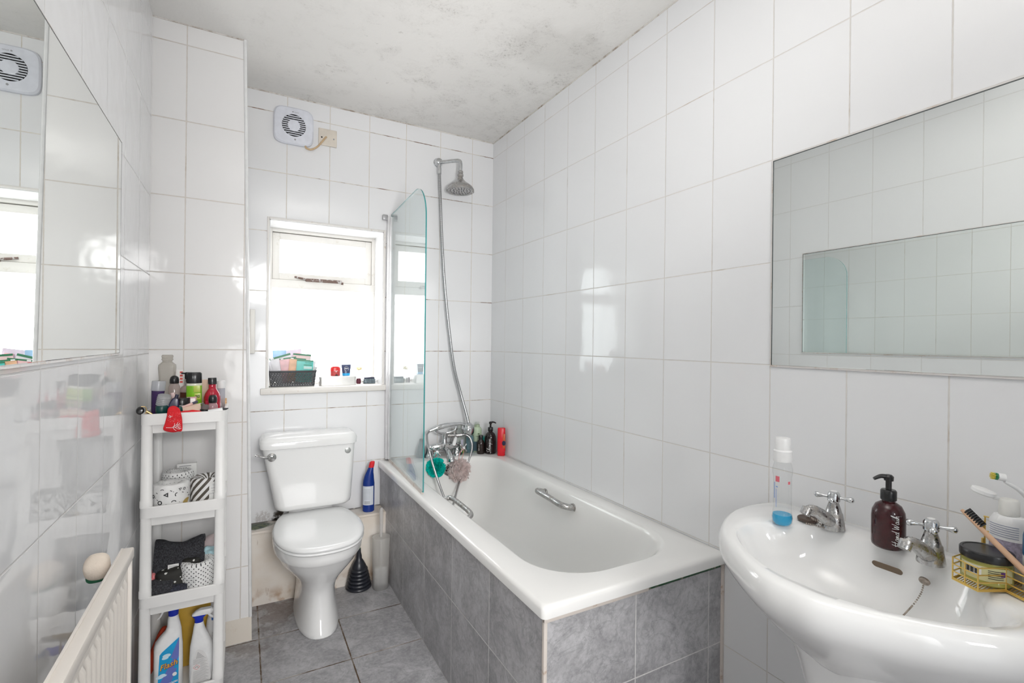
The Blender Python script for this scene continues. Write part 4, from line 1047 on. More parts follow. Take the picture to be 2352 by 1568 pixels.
# mouthwash bottle
x, y = -0.182, -2.006
th = thing('mouthwash_bottle', 'slim clear bottle with white cap and a little blue liquid on the basin', 'bottle', (x, y, 0.8195))
m_clear2 = clear_mat('clear_pet', (0.965, 0.97, 0.97), 0.03, refl=1.0, haze=0.03)
profile_part('body', [(0.019, 0.0), (0.0225, 0.006), (0.0235, 0.018), (0.0215, 0.028), (0.0205, 0.040), (0.0205, 0.118), (0.0225, 0.128), (0.0225, 0.138), (0.019, 0.152), (0.018, 0.158)], m_clear2, th)
profile_part('liquid', [(0.017, 0.0015), (0.0212, 0.007), (0.0222, 0.017), (0.0208, 0.026), (0, 0.026)], pm('blue_mouthwash', (0.0, 0.36, 0.66), 0.08, vary=0.05), th)
profile_part('cap', [(0.0212, 0.157), (0.0218, 0.160), (0.0210, 0.183), (0.0175, 0.186), (0.0180, 0.212), (0.0165, 0.215), (0, 0.2155)], m_white, th)
fa = face_angle(x, y)
bm = B(); patch_wrap(bm, 0.0208, fa - 0.55, 0.010, 0.108, 0.122, n=6); patch_wrap(bm, 0.0208, fa + 0.75, 0.006, 0.104, 0.111, n=6); link_mesh('red_print', bm, pm('faded_red_ink', (0.70, 0.16, 0.20), 0.5), th, 0)
bm = B(); patch_wrap(bm, 0.0208, fa - 0.95, 0.003, 0.066, 0.106, n=4); patch_wrap(bm, 0.0208, fa - 0.62, 0.005, 0.094, 0.097, n=4); patch_wrap(bm, 0.0208, fa - 0.7, 0.0015, 0.045, 0.09, n=3); link_mesh('blue_print', bm, pm('faded_blue_ink', (0.25, 0.36, 0.66), 0.5), th, 0)

# hand wash bottle
x, y = -0.100, -2.199
th = thing('hand_wash_bottle', 'dark red pump bottle with white handwritten lettering between the basin taps', 'bottle', (x, y, 0.8195))
profile_part('body', [(0.026, 0), (0.0305, 0.004), (0.0315, 0.010), (0.0315, 0.068), (0.030, 0.080), (0.024, 0.093), (0.014, 0.100), (0.012, 0.101), (0.012, 0.106)], pm('dark_maroon_plastic', (0.045, 0.010, 0.012), 0.10, vary=0.25, vscale=60), th)
pump_head(th, 0.104, 0.0145, m_black, PI * 0.78, 0.030)
handwriting(script_letters('Hand Wash'), th, m_whiteink, 0.0315, face_angle(x, y) + 0.62, 0.0065, 0.012, 0.0010)

# gold wire caddy
m_gold = pm('gold_wire', (0.72, 0.50, 0.14), 0.28, 0.75)
t_c = thing('wire_caddy', 'gold wire caddy holding toiletries on the right of the basin', 'caddy', (0, 0, 0.8195))
front = [(-0.045, -2.345), (-0.172, -2.337), (-0.192, -2.380), (-0.146, -2.404), (-0.165, -2.440), (-0.150, -2.475), (-0.045, -2.478)]
def wire(bm, pts, r=0.0013, closed=False): tube(bm, [Vector(p) for p in pts], r, 8, closed=False)
bm = B()
for z in (0.006, 0.0185, 0.032, 0.045): wire(bm, [(a, b_, z) for a, b_ in front] + [(front[0][0], front[0][1], z)], 0.0013)
wire(bm, [(a * 1.0, b_, 0.0035) for a, b_ in front], 0.0016)
link_mesh('side_wires', bm, m_gold, t_c)
ups = [(a, b_) for a, b_ in front[1:-1]] + [(front[0][0] + (front[1][0] - front[0][0]) * t_, front[0][1] + (front[1][1] - front[0][1]) * t_) for t_ in (0.33, 0.66)] + [((front[2][0] + front[1][0]) / 2, (front[2][1] + front[1][1]) / 2)]
for a, b_ in ups:
    bm = B(); wire(bm, [(a, b_, 0.003), (a, b_, 0.045)], 0.0013); link_mesh('upright_wire', bm, m_gold, t_c)
bm = B()
def in_poly(x, y):
    c_ = False; P = front
    for i in range(len(P)):
        (x1, y1), (x2, y2) = P[i], P[i - 1]
        if (y1 > y) != (y2 > y) and x < (x2 - x1) * (y - y1) / (y2 - y1) + x1: c_ = not c_
    return c_
yy = -2.34
while yy > -2.477:
    xs_ = [k * -0.001 for k in range(40, 200) if in_poly(k * -0.001, yy)]
    if xs_: rod(bm, (max(xs_), yy, 0.004), (min(xs_), yy, 0.004), 0.0009, 6)
    yy -= 0.0042
link_mesh('base_wires', bm, m_gold, t_c)
bm = B()
for z in (0.045, 0.075, 0.104): wire(bm, [(-0.045, -2.342, z), (-0.045, -2.48, z)], 0.0014)
for y in (-2.344, -2.40, -2.478): wire(bm, [(-0.045, y, 0.004), (-0.045, y, 0.104)], 0.0014)
box(bm, -0.0475, -0.0415, -2.343, -2.339, 0.074, 0.094, 0.001); box(bm, -0.0475, -0.0415, -2.343, -2.339, 0.042, 0.060, 0.001)
link_mesh('back_frame', bm, m_gold, t_c)

# jar in the caddy
x, y = -0.128, -2.372
th = thing('cosmetic_jar', 'wide clear jar with black lid in the front of the wire caddy', 'jar', (x, y, 0.8195 + 0.0062))
profile_part('jar', [(0.034, 0), (0.037, 0.003), (0.037, 0.034), (0.035, 0.040), (0.034, 0.044)], pm('yellow_green_gel', (0.42, 0.40, 0.10), 0.12), th, 40)
profile_part('lid', [(0.0385, 0.043), (0.039, 0.045), (0.039, 0.056), (0.0375, 0.058), (0.034, 0.0585), (0.033, 0.0572), (0, 0.0572)], m_black, th, 40)
fa = face_angle(x, y)
bm = B(); patch_wrap(bm, 0.037, fa, 0.085, 0.010, 0.036, n=20); link_mesh('label', bm, pm('pale_yellow_label', (0.64, 0.62, 0.34), 0.5), th)
bm = B(); patch_wrap(bm, 0.0374, fa - 0.55, 0.028, 0.018, 0.034, n=8); link_mesh('barcode_panel', bm, m_paper, th)
bm = B()
for k in range(9): patch_wrap(bm, 0.0377, fa - 0.80 + k * 0.06, 0.0008 + 0.0008 * ((k * 5) % 3), 0.020, 0.032, n=2)
for k in range(5): patch_wrap(bm, 0.0376, fa + 0.35, 0.022, 0.016 + k * 0.0035, 0.0172 + k * 0.0035, n=6)
link_mesh('print', bm, m_ink, th, 0)
bm = B(); patch_wrap(bm, 0.0375, fa + 0.62, 0.007, 0.022, 0.031, n=4); link_mesh('purple_print', bm, pm('purple_ink', (0.12, 0.03, 0.22)), th, 0)

# white tub behind, with printed label
th = thing('toothpaste_tub', 'white bottle with purple printed label at the back of the wire caddy', 'bottle', (-0.069, -2.386, 0.8195 + 0.0062))
bm = B(); loft(bm, oval_rings([(0.018, 0.026, 0, 0), (0.020, 0.028, 0, 0.003), (0.020, 0.028, 0, 0.105), (0.016, 0.022, 0, 0.116), (0.012, 0.013, 0, 0.119)])); link_mesh('body', bm, m_white, th)
profile_part('cap', [(0.015, 0.118), (0.0155, 0.120), (0.015, 0.145), (0.013, 0.148), (0, 0.1485)], pm('cream_cap', (0.80, 0.79, 0.75), 0.35), th, 24)
bm = B(); rows = [[Vector((0.0204 * math.cos(a), 0.0284 * math.sin(a), z)) for a in [(100 + 160 * k / 14) * PI / 180 for k in range(15)]] for z in (0.030, 0.072)]; loft(bm, rows, False, False, closed=False); link_mesh('purple_label', bm, pm('purple_grey_label', (0.40, 0.36, 0.46), 0.5, vary=0.25, vscale=200), th)
bm = B()
for k in range(6):
    rows = [[Vector((0.0205 * math.cos(a), 0.0285 * math.sin(a), z)) for a in [(120 + 100 * q / 8) * PI / 180 for q in range(9)]] for z in (0.078 + k * 0.0042, 0.0792 + k * 0.0042)]; loft(bm, rows, False, False, closed=False)
link_mesh('print', bm, pm('blue_grey_ink', (0.3, 0.32, 0.45)), th, 0)

bm = B(); lathe(bm, [(0.014, -0.002), (0.0155, 0), (0.015, 0.006), (0.012, 0.007), (0, 0.007)], 24, sx=1.0, sy=1.25, xf=Matrix.Translation((-0.006, 0.036, 0.152)) @ Matrix.Rotation(math.radians(14), 4, 'X')); link_mesh('flip_lid', bm, m_white, th)
bm = B(); box(bm, -0.008, -0.002, 0.012, 0.022, 0.143, 0.149, 0.001); link_mesh('hinge', bm, m_white, th)

# big white tube with blue and red top
th = thing('toothpaste_pump', 'white toothpaste pump with blue and red top in the wire caddy', 'toothpaste', (-0.112, -2.442, 0.8195 + 0.0062), (0, 0, 0))
bm = B(); loft(bm, oval_rings([(0.023, 0.023, 0, 0), (0.025, 0.025, 0, 0.003), (0.025, 0.025, 0, 0.088), (0.024, 0.024, 0.0, 0.096)])); link_mesh('body', bm, m_white, th)
bm = B()
R_ = []
for z_, s_ in ((0.086, 1.02), (0.100, 1.0), (0.118, 0.82), (0.126, 0.62)):
    R_.append([Vector((0.025 * s_ * math.cos(2 * PI * i / 32), 0.025 * s_ * math.sin(2 * PI * i / 32), z_ - (0.022 * max(0, math.cos(2 * PI * i / 32 - 2.6)) if z_ < 0.09 else 0))) for i in range(32)])
loft(bm, R_); link_mesh('blue_collar', bm, pm('petrol_blue', (0.004, 0.09, 0.22), 0.3), th)
bm = B(); blob(bm, (0, 0, 0), (0.004, 0.014, 0.007), 0.8); bmesh.ops.transform(bm, matrix=Matrix.Translation((-0.021, -0.010, 0.108)) @ Matrix.Rotation(0.5, 4, 'X'), verts=bm.verts); link_mesh('red_button', bm, pm('red_button', (0.72, 0.03, 0.03), 0.3), th)
profile_part('nozzle', [(0.0165, 0.124), (0.016, 0.132), (0.012, 0.136), (0, 0.137)], m_white, th, 20)

# wooden toothbrush leaning in the caddy
th = thing('wooden_toothbrush', 'wooden toothbrush with black bristles leaning across the wire caddy', 'toothbrush', (0, 0, 0))
A_ = Vector((-0.162, -2.346, 0.956)); B_ = Vector((-0.130, -2.462, 0.8275)); D_ = (B_ - A_).normalized()
bm = B(); tube(bm, [A_ + (B_ - A_) * t for t in (0, 0.03, 0.12, 0.24, 0.34, 0.55, 0.8, 0.97, 1.0)], lambda t: 0.0028 + 0.0026 * min(1, t * 1.6), 12); link_mesh('handle', bm, pm('bamboo', (0.66, 0.42, 0.27), 0.6), th)
camp = Vector((-1.3656, -2.7464, 1.2661)); side = D_.cross((camp - A_).normalized()).normalized()
if side.z < 0: side = -side
bm = B()
for k in range(8):
    for j in (-1, 0, 1):
        base = A_ + D_ * (0.006 + k * 0.0042) + D_.cross(side) * j * 0.0026
        rod(bm, base, base + side * 0.0125, 0.0017, 6)
link_mesh('bristles', bm, m_black, th, 0)

# electric toothbrush head on a thin shaft
th = thing('electric_toothbrush', 'white electric toothbrush with green and yellow bristles standing behind the caddy', 'toothbrush', (-0.048, -2.425, 0.8195 + 0.0062))
profile_part('handle', [(0.010, 0), (0.012, 0.004), (0.013, 0.06), (0.011, 0.11), (0.007, 0.12)], m_white, th, 20)
hd = Vector((-0.043, 0.045, 0.192))
bm = B(); tube(bm, catmull([(0, 0, 0.118), (-0.006, 0.008, 0.14), (-0.022, 0.024, 0.168), tuple(hd + Vector((0.004, -0.004, -0.008)))], 8), lambda t: 0.0055 - 0.0028 * t, 12); link_mesh('shaft', bm, m_white, th)
bd = Vector((-0.62, 0.75, 0.10)).normalized()
bm = B(); rod(bm, hd - bd * 0.006, hd + bd * 0.005, 0.0072, 18); link_mesh('brush_head', bm, m_white, th)
sd = Vector((0, 0, 1)); s2 = bd.cross(sd).normalized(); sd = s2.cross(bd)
bmg, bmy = B(), B()
for i in range(-2, 3):
    for j in range(-2, 3):
        if i * i + j * j > 5: continue
        b0 = hd + bd * 0.005 + sd * i * 0.0026 + s2 * j * 0.0026
        rod(bmg, b0, b0 + bd * 0.0045, 0.0009, 6); rod(bmy, b0 + bd * 0.0045, b0 + bd * 0.0095, 0.0009, 6)
link_mesh('green_bristles', bmg, pm('green_bristle', (0.02, 0.26, 0.10)), th, 0); link_mesh('yellow_bristles', bmy, pm('yellow_bristle', (0.75, 0.62, 0.10)), th, 0)

# ------------------------------------------------------------------ radiator
t_r = thing('radiator', 'cream panel radiator on the left wall below the mirror', 'radiator', (0, 0, 0))
RY0, RY1, RX = -2.62, -1.318, -1.5815
bm = B(); n_ = 320; rows = [[], [], [], []]
for i in range(n_ + 1):
    y = RY1 - 0.012 - (RY1 - RY0 - 0.024) * i / n_
    u = ((RY1 - 0.035 - y) / 0.0333) % 1.0
    d = 0.5 - 0.5 * math.cos(2 * PI * u); d = min(1, max(0, (d - 0.25) / 0.5)); d *= 0.0055
    if y > RY1 - 0.03 or y < RY0 + 0.03: d = 0
    for k, (z, f) in enumerate(((0.185, 0), (0.196, 1), (0.712, 1), (0.722, 0))):
        rows[k].append(Vector((RX - 0.011 + d * f, y, z)))
loft(bm, rows, False, False, closed=False)
top = [Vector((RX - 0.011, p.y, 0.755)) for p in rows[0]]; loft(bm, [rows[3], top], False, False, closed=False)
bot = [Vector((RX - 0.02, p.y, 0.175)) for p in rows[0]]; loft(bm, [bot, rows[0]], False, False, closed=False)
box(bm, RX - 0.024, RX - 0.012, RY0 + 0.012, RY1 - 0.012, 0.175, 0.755)
link_mesh('front_panel', bm, m_radiator, t_r, 40)
bm = B(); box(bm, RX - 0.026, RX - 0.001, RY0, RY1, 0.752, 0.7775, 0.004); box(bm, RX - 0.0245, RX - 0.020, RY0 + 0.01, RY1 - 0.01, 0.776, 0.781, 0.001); link_mesh('top_grille', bm, m_radiator, t_r)
bm = B(); box(bm, RX - 0.026, RX - 0.004, RY1 - 0.012, RY1 - 0.001, 0.20, 0.752, 0.003); link_mesh('side_panel', bm, m_radiator, t_r)
bm = B(); box(bm, RX - 0.099, RX - 0.024, -1.50, -1.47, 0.30, 0.52); link_mesh('wall_bracket', bm, m_radiator, t_r)
bm = B(); box(bm, RX - 0.099, RX - 0.024, -2.35, -2.32, 0.30, 0.52); link_mesh('wall_bracket', bm, m_radiator, t_r)
bm = B(); rod(bm, (RX - 0.018, RY1 - 0.06, 0), (RX - 0.018, RY1 - 0.06, 0.18), 0.0075); link_mesh('pipe', bm, m_radiator, t_r)

th = thing('bath_sponge', 'cream oval sponge with green scourer side lodged behind the radiator top', 'sponge', (-1.640, -1.372, 0.764), (0.25, 0, 0.1))
bm = B(); blob(bm, (0, 0, 0), (0.0235, 0.030, 0.0235), 0.8, 0.003, 40); link_mesh('sponge', bm, pm('cream_sponge', (0.80, 0.70, 0.60), 0.9, bump=0.001, bscale=300), th)
bm = B(); blob(bm, (0, 0.0, -0.020), (0.019, 0.026, 0.006), 0.7); link_mesh('scourer', bm, pm('green_scourer', (0.02, 0.12, 0.06), 0.9), th)

# ------------------------------------------------------------------ four-tier plastic rack
RKX0, RKX1, RKY0, RKY1 = -1.660, -1.413, -0.742, -0.468
TOPS = (1.012, 0.702, 0.402, 0.066)
t_k = thing('plastic_shelf_rack', 'narrow white four-tier plastic rack in the corner beside the radiator', 'shelf', (0, 0, 0))
FLOORS = []
for zt in TOPS:
    bm = B()
    def rr(e, z): return rrect(RKX0 + e, RKX1 - e, RKY0 + e, RKY1 - e, 0.022, z, 5)
    loft(bm, [rr(0.014, zt - 0.066), rr(0.010, zt - 0.038), rr(0.0, zt - 0.037), rr(0.0, zt - 0.002), rr(0.002, zt), rr(0.008, zt), rr(0.010, zt - 0.002), rr(0.011, zt - 0.020)], True, True)
    link_mesh('tray', bm, m_rack, t_k, 40)
    FLOORS.append(zt - 0.020)
for za, zb in zip(TOPS[1:], TOPS):
    for px in (RKX0 + 0.0175, RKX1 - 0.0175):
        for py in (RKY0 + 0.0175, RKY1 - 0.0175):
            bm = B()
            e = 0.0165
            def pr_(e, z): return rrect(px - e, px + e, py - e, py + e, 0.012, z, 4)
            z0, z1 = za - 0.002, zb - 0.0365
            loft(bm, [pr_(e + 0.0012, z0), pr_(e + 0.0012, z0 + 0.022), pr_(e, z0 + 0.024), pr_(e - 0.001, z1 - 0.03), pr_(e - 0.001, z1)])
            link_mesh('post', bm, m_rack, t_k, 40)

def at_ang(x, y): return face_angle(x, y)
F1, F2, F3, F4 = FLOORS

# --- top tray: crowded toiletries
TG = 'toiletries on the top tray of the rack'
def top(name, label, x, y, z=None, rot=(0, 0, 0), cat='bottle'):
    return thing(name, label, cat, (x, y, F1 if z is None else z), rot, TG)
# tall empty frosted bottle
m_frosty = clear_mat('cloudy_plastic', (0.80, 0.78, 0.74), 0.2, haze=0.5, hazecol=(0.76, 0.73, 0.68))
th = top('frosted_bottle', 'tall empty cloudy bottle with ridged neck, tallest thing on the rack', -1.607, -0.560)
def sq_bottle(rings, mat, parent, name='body'):
    bm = B(); loft(bm, [rrect(-h, h, -d, d, min(h, d) * 0.45, z, 5) for h, d, z in rings]); return link_mesh(name, bm, mat, parent, 40)
sq_bottle([(0.018, 0.014, 0), (0.020, 0.016, 0.004), (0.021, 0.017, 0.08), (0.027, 0.020, 0.165), (0.026, 0.019, 0.176), (0.016, 0.014, 0.186)], m_frosty, th)
profile_part('ridged_neck', [(0.015, 0.185), (0.0155, 0.192), (0.018, 0.194), (0.018, 0.199), (0.016, 0.2005), (0.018, 0.203), (0.018, 0.210), (0.015, 0.213), (0, 0.213)], m_frosty, th, 24)
# red-printed wrapper edge behind the frosted bottle
th = top('red_printed_sachet', 'small red and white printed sachet edge behind the tall cloudy bottle', -1.574, -0.520, cat='sachet')
bm = B(); box(bm, -0.020, 0.012, -0.001, 0.001, 0, 0.155, 0.0005); link_mesh('sachet', bm, pm('white_sachet', (0.78, 0.77, 0.75)), th)
bm = B()
for k in range(4): box(bm, 0.002, 0.011, -0.0016, -0.001, 0.105 + k * 0.012, 0.113 + k * 0.012)
link_mesh('red_print', bm, pm('red_ink', (0.72, 0.10, 0.08)), th, 0)
# purple tube standing on its cap upside down: clear top
th = top('purple_bottle', 'purple tapered bottle with translucent white top on the left of the rack top', -1.628, -0.660, rot=(0, math.radians(4), 0))
profile_part('body', [(0.012, 0), (0.0135, 0.003), (0.0195, 0.092)], pm('deep_purple', (0.045, 0.018, 0.095), 0.25), th, 28)
profile_part('cap', [(0.0195, 0.091), (0.0205, 0.092), (0.0205, 0.122), (0.019, 0.125), (0, 0.125)], clear_mat('translucent_white', (0.80, 0.82, 0.85), 0.2, haze=0.6, hazecol=(0.82, 0.83, 0.86)), th, 28)
# green-capped jar with translucent ribbed cap leaning on it
m_dgreen = pm('dark_teal_green', (0.004, 0.055, 0.05), 0.25)
th = top('green_jar', 'dark green round jar at the front left of the rack top', -1.606, -0.700, cat='jar')
profile_part('base', [(0.020, 0), (0.022, 0.003), (0.022, 0.014), (0.014, 0.017)], m_dgreen, th, 28)
profile_part('lid', [(0.0165, 0.016), (0.018, 0.018), (0.018, 0.040), (0.016, 0.043), (0, 0.043)], m_dgreen, th, 28)
th = top('translucent_cap', 'translucent ribbed cap tilted on top of the dark green jar', -1.6035, -0.690, F1 + 0.052, (math.radians(12), math.radians(10), 0), 'cap')
prof_ = [(0.0205, -0.008)]
for k in range(5): prof_ += [(0.0205, -0.006 + k * 0.006), (0.0193, -0.003 + k * 0.006)]
profile_part('cap', prof_ + [(0.019, 0.026), (0, 0.026)], clear_mat('ribbed_translucent', (0.82, 0.83, 0.84), 0.2, haze=0.62, hazecol=(0.82, 0.83, 0.84)), th, 28)
# navy leaning tube
th = top('navy_tube', 'dark navy bottle leaning right beside the dark green jar', -1.583, -0.686, rot=(0, math.radians(14), 0))
sq_bottle([(0.014, 0.012, 0), (0.016, 0.013, 0.003), (0.016, 0.013, 0.045), (0.009, 0.009, 0.066)], pm('dark_navy', (0.018, 0.015, 0.055), 0.25), th)
profile_part('tip', [(0.006, 0.064), (0.005, 0.08), (0, 0.081)], pm('navy_tip', (0.02, 0.02, 0.05), 0.3), th, 16)
# round-capped clear bottle (plain cap)
th = top('black_capped_bottle', 'slim clear pinkish bottle with a rounded black cap beside the tall cloudy bottle', -1.581, -0.600)
profile_part('body', [(0.016, 0), (0.018, 0.003), (0.018, 0.098), (0.012, 0.110), (0.010, 0.113)], clear_mat('pinkish_clear', (0.90, 0.84, 0.82), 0.05, haze=0.45, hazecol=(0.80, 0.70, 0.67)), th, 24)
profile_part('cap', [(0.0135, 0.110), (0.0145, 0.112), (0.0145, 0.124), (0.012, 0.133), (0.006, 0.138), (0, 0.139)], m_black, th, 24)
# lip gloss tube
th = top('pale_pink_tube', 'small pale pink tube leaning in front of the slim black-capped bottle', -1.567, -0.668, F1 + 0.022, rot=(0, math.radians(-12), 0), cat='tube')
profile_part('tube', [(0.0055, -0.022), (0.006, 0.02), (0.0065, 0.062), (0, 0.063)], pm('pale_pink_gloss', (0.74, 0.56, 0.54), 0.2), th, 16)
# pump bottle with amber contents
th = top('amber_pump_bottle', 'clear pump bottle with brown contents and chrome collar behind the lime green bottle', -1.541, -0.565)
profile_part('body', [(0.026, 0), (0.029, 0.003), (0.029, 0.082), (0.022, 0.095), (0.012, 0.100)], clear_mat('pink_tint_clear', (0.88, 0.80, 0.78), 0.04, haze=0.4, hazecol=(0.78, 0.66, 0.62)), th, 28)
profile_part('contents', [(0.027, 0.002), (0.0292, 0.004), (0.0292, 0.075), (0, 0.075)], pm('brown_liquid', (0.10, 0.035, 0.022), 0.2), th, 28)
profile_part('collar', [(0.012, 0.099), (0.0135, 0.100), (0.0135, 0.122), (0.011, 0.124)], m_chrome, th, 24)
bm = B(); lathe(bm, [(0.009, 0.123), (0.0125, 0.125), (0.0125, 0.146), (0.010, 0.148), (0, 0.148)], 22); rod(bm, (0, 0, 0.143), (-0.022, -0.008, 0.145), 0.003, 10); link_mesh('pump', bm, m_black, th)
# lime green gel
x, y = -1.519, -0.618
th = top('lime_gel_bottle', 'lime green gel bottle with wide black flip cap in the middle of the rack top', x, y)
m_lime = pm('lime_gel', (0.24, 0.56, 0.03), 0.15)
oval = lambda L, N=36: [[Vector((a * math.cos(2 * PI * i / N), b_ * math.sin(2 * PI * i / N), z)) for i in range(N)] for a, b_, z in L]
bm = B(); loft(bm, oval([(0.022, 0.014, 0), (0.0245, 0.016, 0.003), (0.0245, 0.016, 0.102)])); link_mesh('body', bm, m_lime, th)
bm = B(); loft(bm, oval([(0.0245, 0.016, 0.1018), (0.0245, 0.016, 0.109), (0.0235, 0.015, 0.111)])); link_mesh('clear_shoulder', bm, pm('pale_shoulder', (0.70, 0.70, 0.58), 0.2), th)
bm = B(); loft(bm, oval([(0.0235, 0.0155, 0.110), (0.0245, 0.016, 0.112), (0.0235, 0.0155, 0.146), (0.020, 0.013, 0.150), (0.010, 0.007, 0.1505)])); link_mesh('flip_cap', bm, m_black, th)
bm = B(); box(bm, 0.002, 0.021, -0.0175, -0.0125, 0.052, 0.075, 0.001); box(bm, -0.001, 0.020, -0.0172, -0.0128, 0.078, 0.102, 0.001); link_mesh('label', bm, pm('yellow_green_label', (0.50, 0.60, 0.10), 0.3), th)
bm = text_bm('DICE', 0.013, bold=0.0006)
for v in bm.verts: v.co = Vector((v.co.x * 0.46 + 0.0118, -0.0178, v.co.z + 0.063))
link_mesh('lettering', bm, m_ink, th, 0)
# peach carton behind
th = top('peach_carton', 'narrow peach carton standing behind the lime green bottle', -1.487, -0.560, cat='carton')
bm = B(); box(bm, -0.014, 0.014, -0.008, 0.008, 0, 0.118, 0.001); link_mesh('carton', bm, pm('peach_card', (0.72, 0.52, 0.40), 0.6), th)
# red round bottle
th = top('red_round_bottle', 'round-shouldered red bottle with black cap on the right of the rack top', -1.462, -0.622)
profile_part('body', [(0.022, 0), (0.026, 0.004), (0.027, 0.045), (0.0265, 0.058), (0.023, 0.072), (0.016, 0.084), (0.0125, 0.089), (0.012, 0.106)], pm('cherry_red', (0.44, 0.008, 0.03), 0.12), th)
profile_part('cap', [(0.013, 0.105), (0.0145, 0.106), (0.0145, 0.127), (0.0135, 0.129), (0, 0.129)], m_black, th, 24)
bm = B(); patch_wrap(bm, 0.0268, face_angle(-1.462, -0.622) - 0.5, 0.020, 0.022, 0.047, n=8); link_mesh('label', bm, pm('bright_red_label', (0.66, 0.03, 0.08), 0.3), th)
# clear tube at the back right
th = top('clear_tube', 'clear tube with white cap behind the red round bottle', -1.436, -0.560)
profile_part('body', [(0.012, 0), (0.0135, 0.003), (0.0135, 0.085)], clear_mat('grey_clear', (0.86, 0.87, 0.90), 0.05, haze=0.35, hazecol=(0.70, 0.70, 0.78)), th, 24)
profile_part('cap', [(0.0135, 0.084), (0.0145, 0.085), (0.0145, 0.112), (0.013, 0.113), (0, 0.113)], m_white, th, 24)
th = top('orange_carton', 'small orange and white carton in the back right corner of the rack top', -1.428, -0.515, cat='carton')
bm = B(); box(bm, -0.010, 0.010, -0.006, 0.006, 0, 0.040, 0.001); link_mesh('carton', bm, pm('orange_card', (0.72, 0.42, 0.20), 0.6, vary=0.3, vscale=120), th)
# black-lidded white jar
th = top('white_jar', 'white jar with black lid behind the peach card on the rack top', -1.552, -0.655, cat='jar')
profile_part('jar', [(0.021, 0), (0.0235, 0.003), (0.0235, 0.036), (0.020, 0.039)], m_white, th, 28)
profile_part('lid', [(0.0235, 0.038), (0.0245, 0.0385), (0.0245, 0.060), (0.023, 0.062), (0, 0.062)], m_black, th, 28)
th = top('green_pot', 'small dark green pot in front of the white jar with black lid', -1.557, -0.694, cat='cap')
profile_part('cap', [(0.013, 0), (0.0145, 0.002), (0.0145, 0.034), (0.013, 0.036), (0, 0.036)], m_dgreen, th, 24)
# pink palette
th = top('pink_palette', 'small pink make-up palette leaning behind the peach card', -1.524, -0.652, F1 + 0.034, (math.radians(-10), 0, math.radians(6)), 'palette')
bm = B(); box(bm, -0.015, 0.015, -0.002, 0.002, -0.002, 0.030, 0.001); link_mesh('case', bm, pm('dusty_pink', (0.60, 0.36, 0.36), 0.4), th)
bm = B(); box(bm, -0.005, 0.011, -0.0028, -0.002, 0.006, 0.024); link_mesh('window', bm, pm('pale_pink_window', (0.76, 0.66, 0.62), 0.3), th)
# peach card
th = top('peach_card', 'peach coloured card lying on the front edge of the rack top', -1.514, -0.712, F1 + 0.020, (math.radians(-35), math.radians(-8), math.radians(4)), 'card')
bm = B(); box(bm, -0.030, 0.024, -0.001, 0.001, -0.014, 0.026, 0.0006); link_mesh('card', bm, pm('peach_paper', (0.74, 0.55, 0.44), 0.6), th)
th = top('pink_blusher_tube', 'slim pink and navy tube lying across the peach card', -1.524, -0.700, F1 + 0.043, (0, math.radians(-22), 0), 'tube')
bm = B(); rod(bm, (-0.026, 0, 0), (0.008, 0, 0), 0.0042, 14); link_mesh('tube', bm, pm('blush_tube', (0.74, 0.50, 0.46), 0.35), th)
bm = B(); rod(bm, (0.0078, 0, 0), (0.024, 0, 0), 0.0044, 14); link_mesh('cap', bm, pm('navy_cap', (0.05, 0.05, 0.09), 0.3), th)
# clear hair ring
th = top('silver_ring', 'coiled silver hair tie between the peach card and the red round bottle', -1.489, -0.690, F1 + 0.030, (math.radians(60), 0, math.radians(30)), 'hair tie')
bm = B(); tube(bm, [(0.014 * math.cos(a), 0.014 * math.sin(a), 0.0035 * math.sin(a * 7)) for a in [2 * PI * k / 60 for k in range(61)]], 0.0022, 8); link_mesh('coil', bm, m_chrome, th)
# black compact brush
th = top('black_brush', 'round black brush standing at the front right of the rack top', -1.484, -0.716, F1, (0, math.radians(8), 0), 'brush')
profile_part('handle', [(0.010, 0), (0.0135, 0.002), (0.0135, 0.024), (0.011, 0.026)], m_black, th, 24)
profile_part('bristles', [(0.011, 0.0255), (0.0125, 0.034), (0.009, 0.042), (0, 0.043)], pm('grey_brown_bristle', (0.16, 0.13, 0.125), 0.9), th, 24)
# small clear bottle with plain black cap
th = top('small_black_capped_bottle', 'short clear pink bottle with rounded black cap in front of the red round bottle', -1.457, -0.690)
profile_part('body', [(0.013, 0), (0.0155, 0.003), (0.0155, 0.034), (0.011, 0.043), (0.009, 0.045)], clear_mat('rosy_clear', (0.92, 0.84, 0.86), 0.05, haze=0.45, hazecol=(0.80, 0.60, 0.64)), th, 24)
profile_part('cap', [(0.0125, 0.044), (0.0135, 0.046), (0.0135, 0.062), (0.010, 0.071), (0, 0.073)], m_black, th, 24)
# white tube with black tip lying down
th = top('white_pen_tube', 'white tube with a black pointed tip lying on the right rim of the rack top', -1.443, -0.724, F1 + 0.018, (0, math.radians(-6), math.radians(4)), 'tube')
bm = B(); rod(bm, (-0.026, 0, 0), (0.018, 0, 0.001), 0.0085, 18); link_mesh('tube', bm, m_white, th)
bm = B(); rod(bm, (0.0178, 0, 0.001), (0.036, 0.004, 0.003), 0.0075, 16, r1=0.0015); link_mesh('tip', bm, m_darkgrey, th)
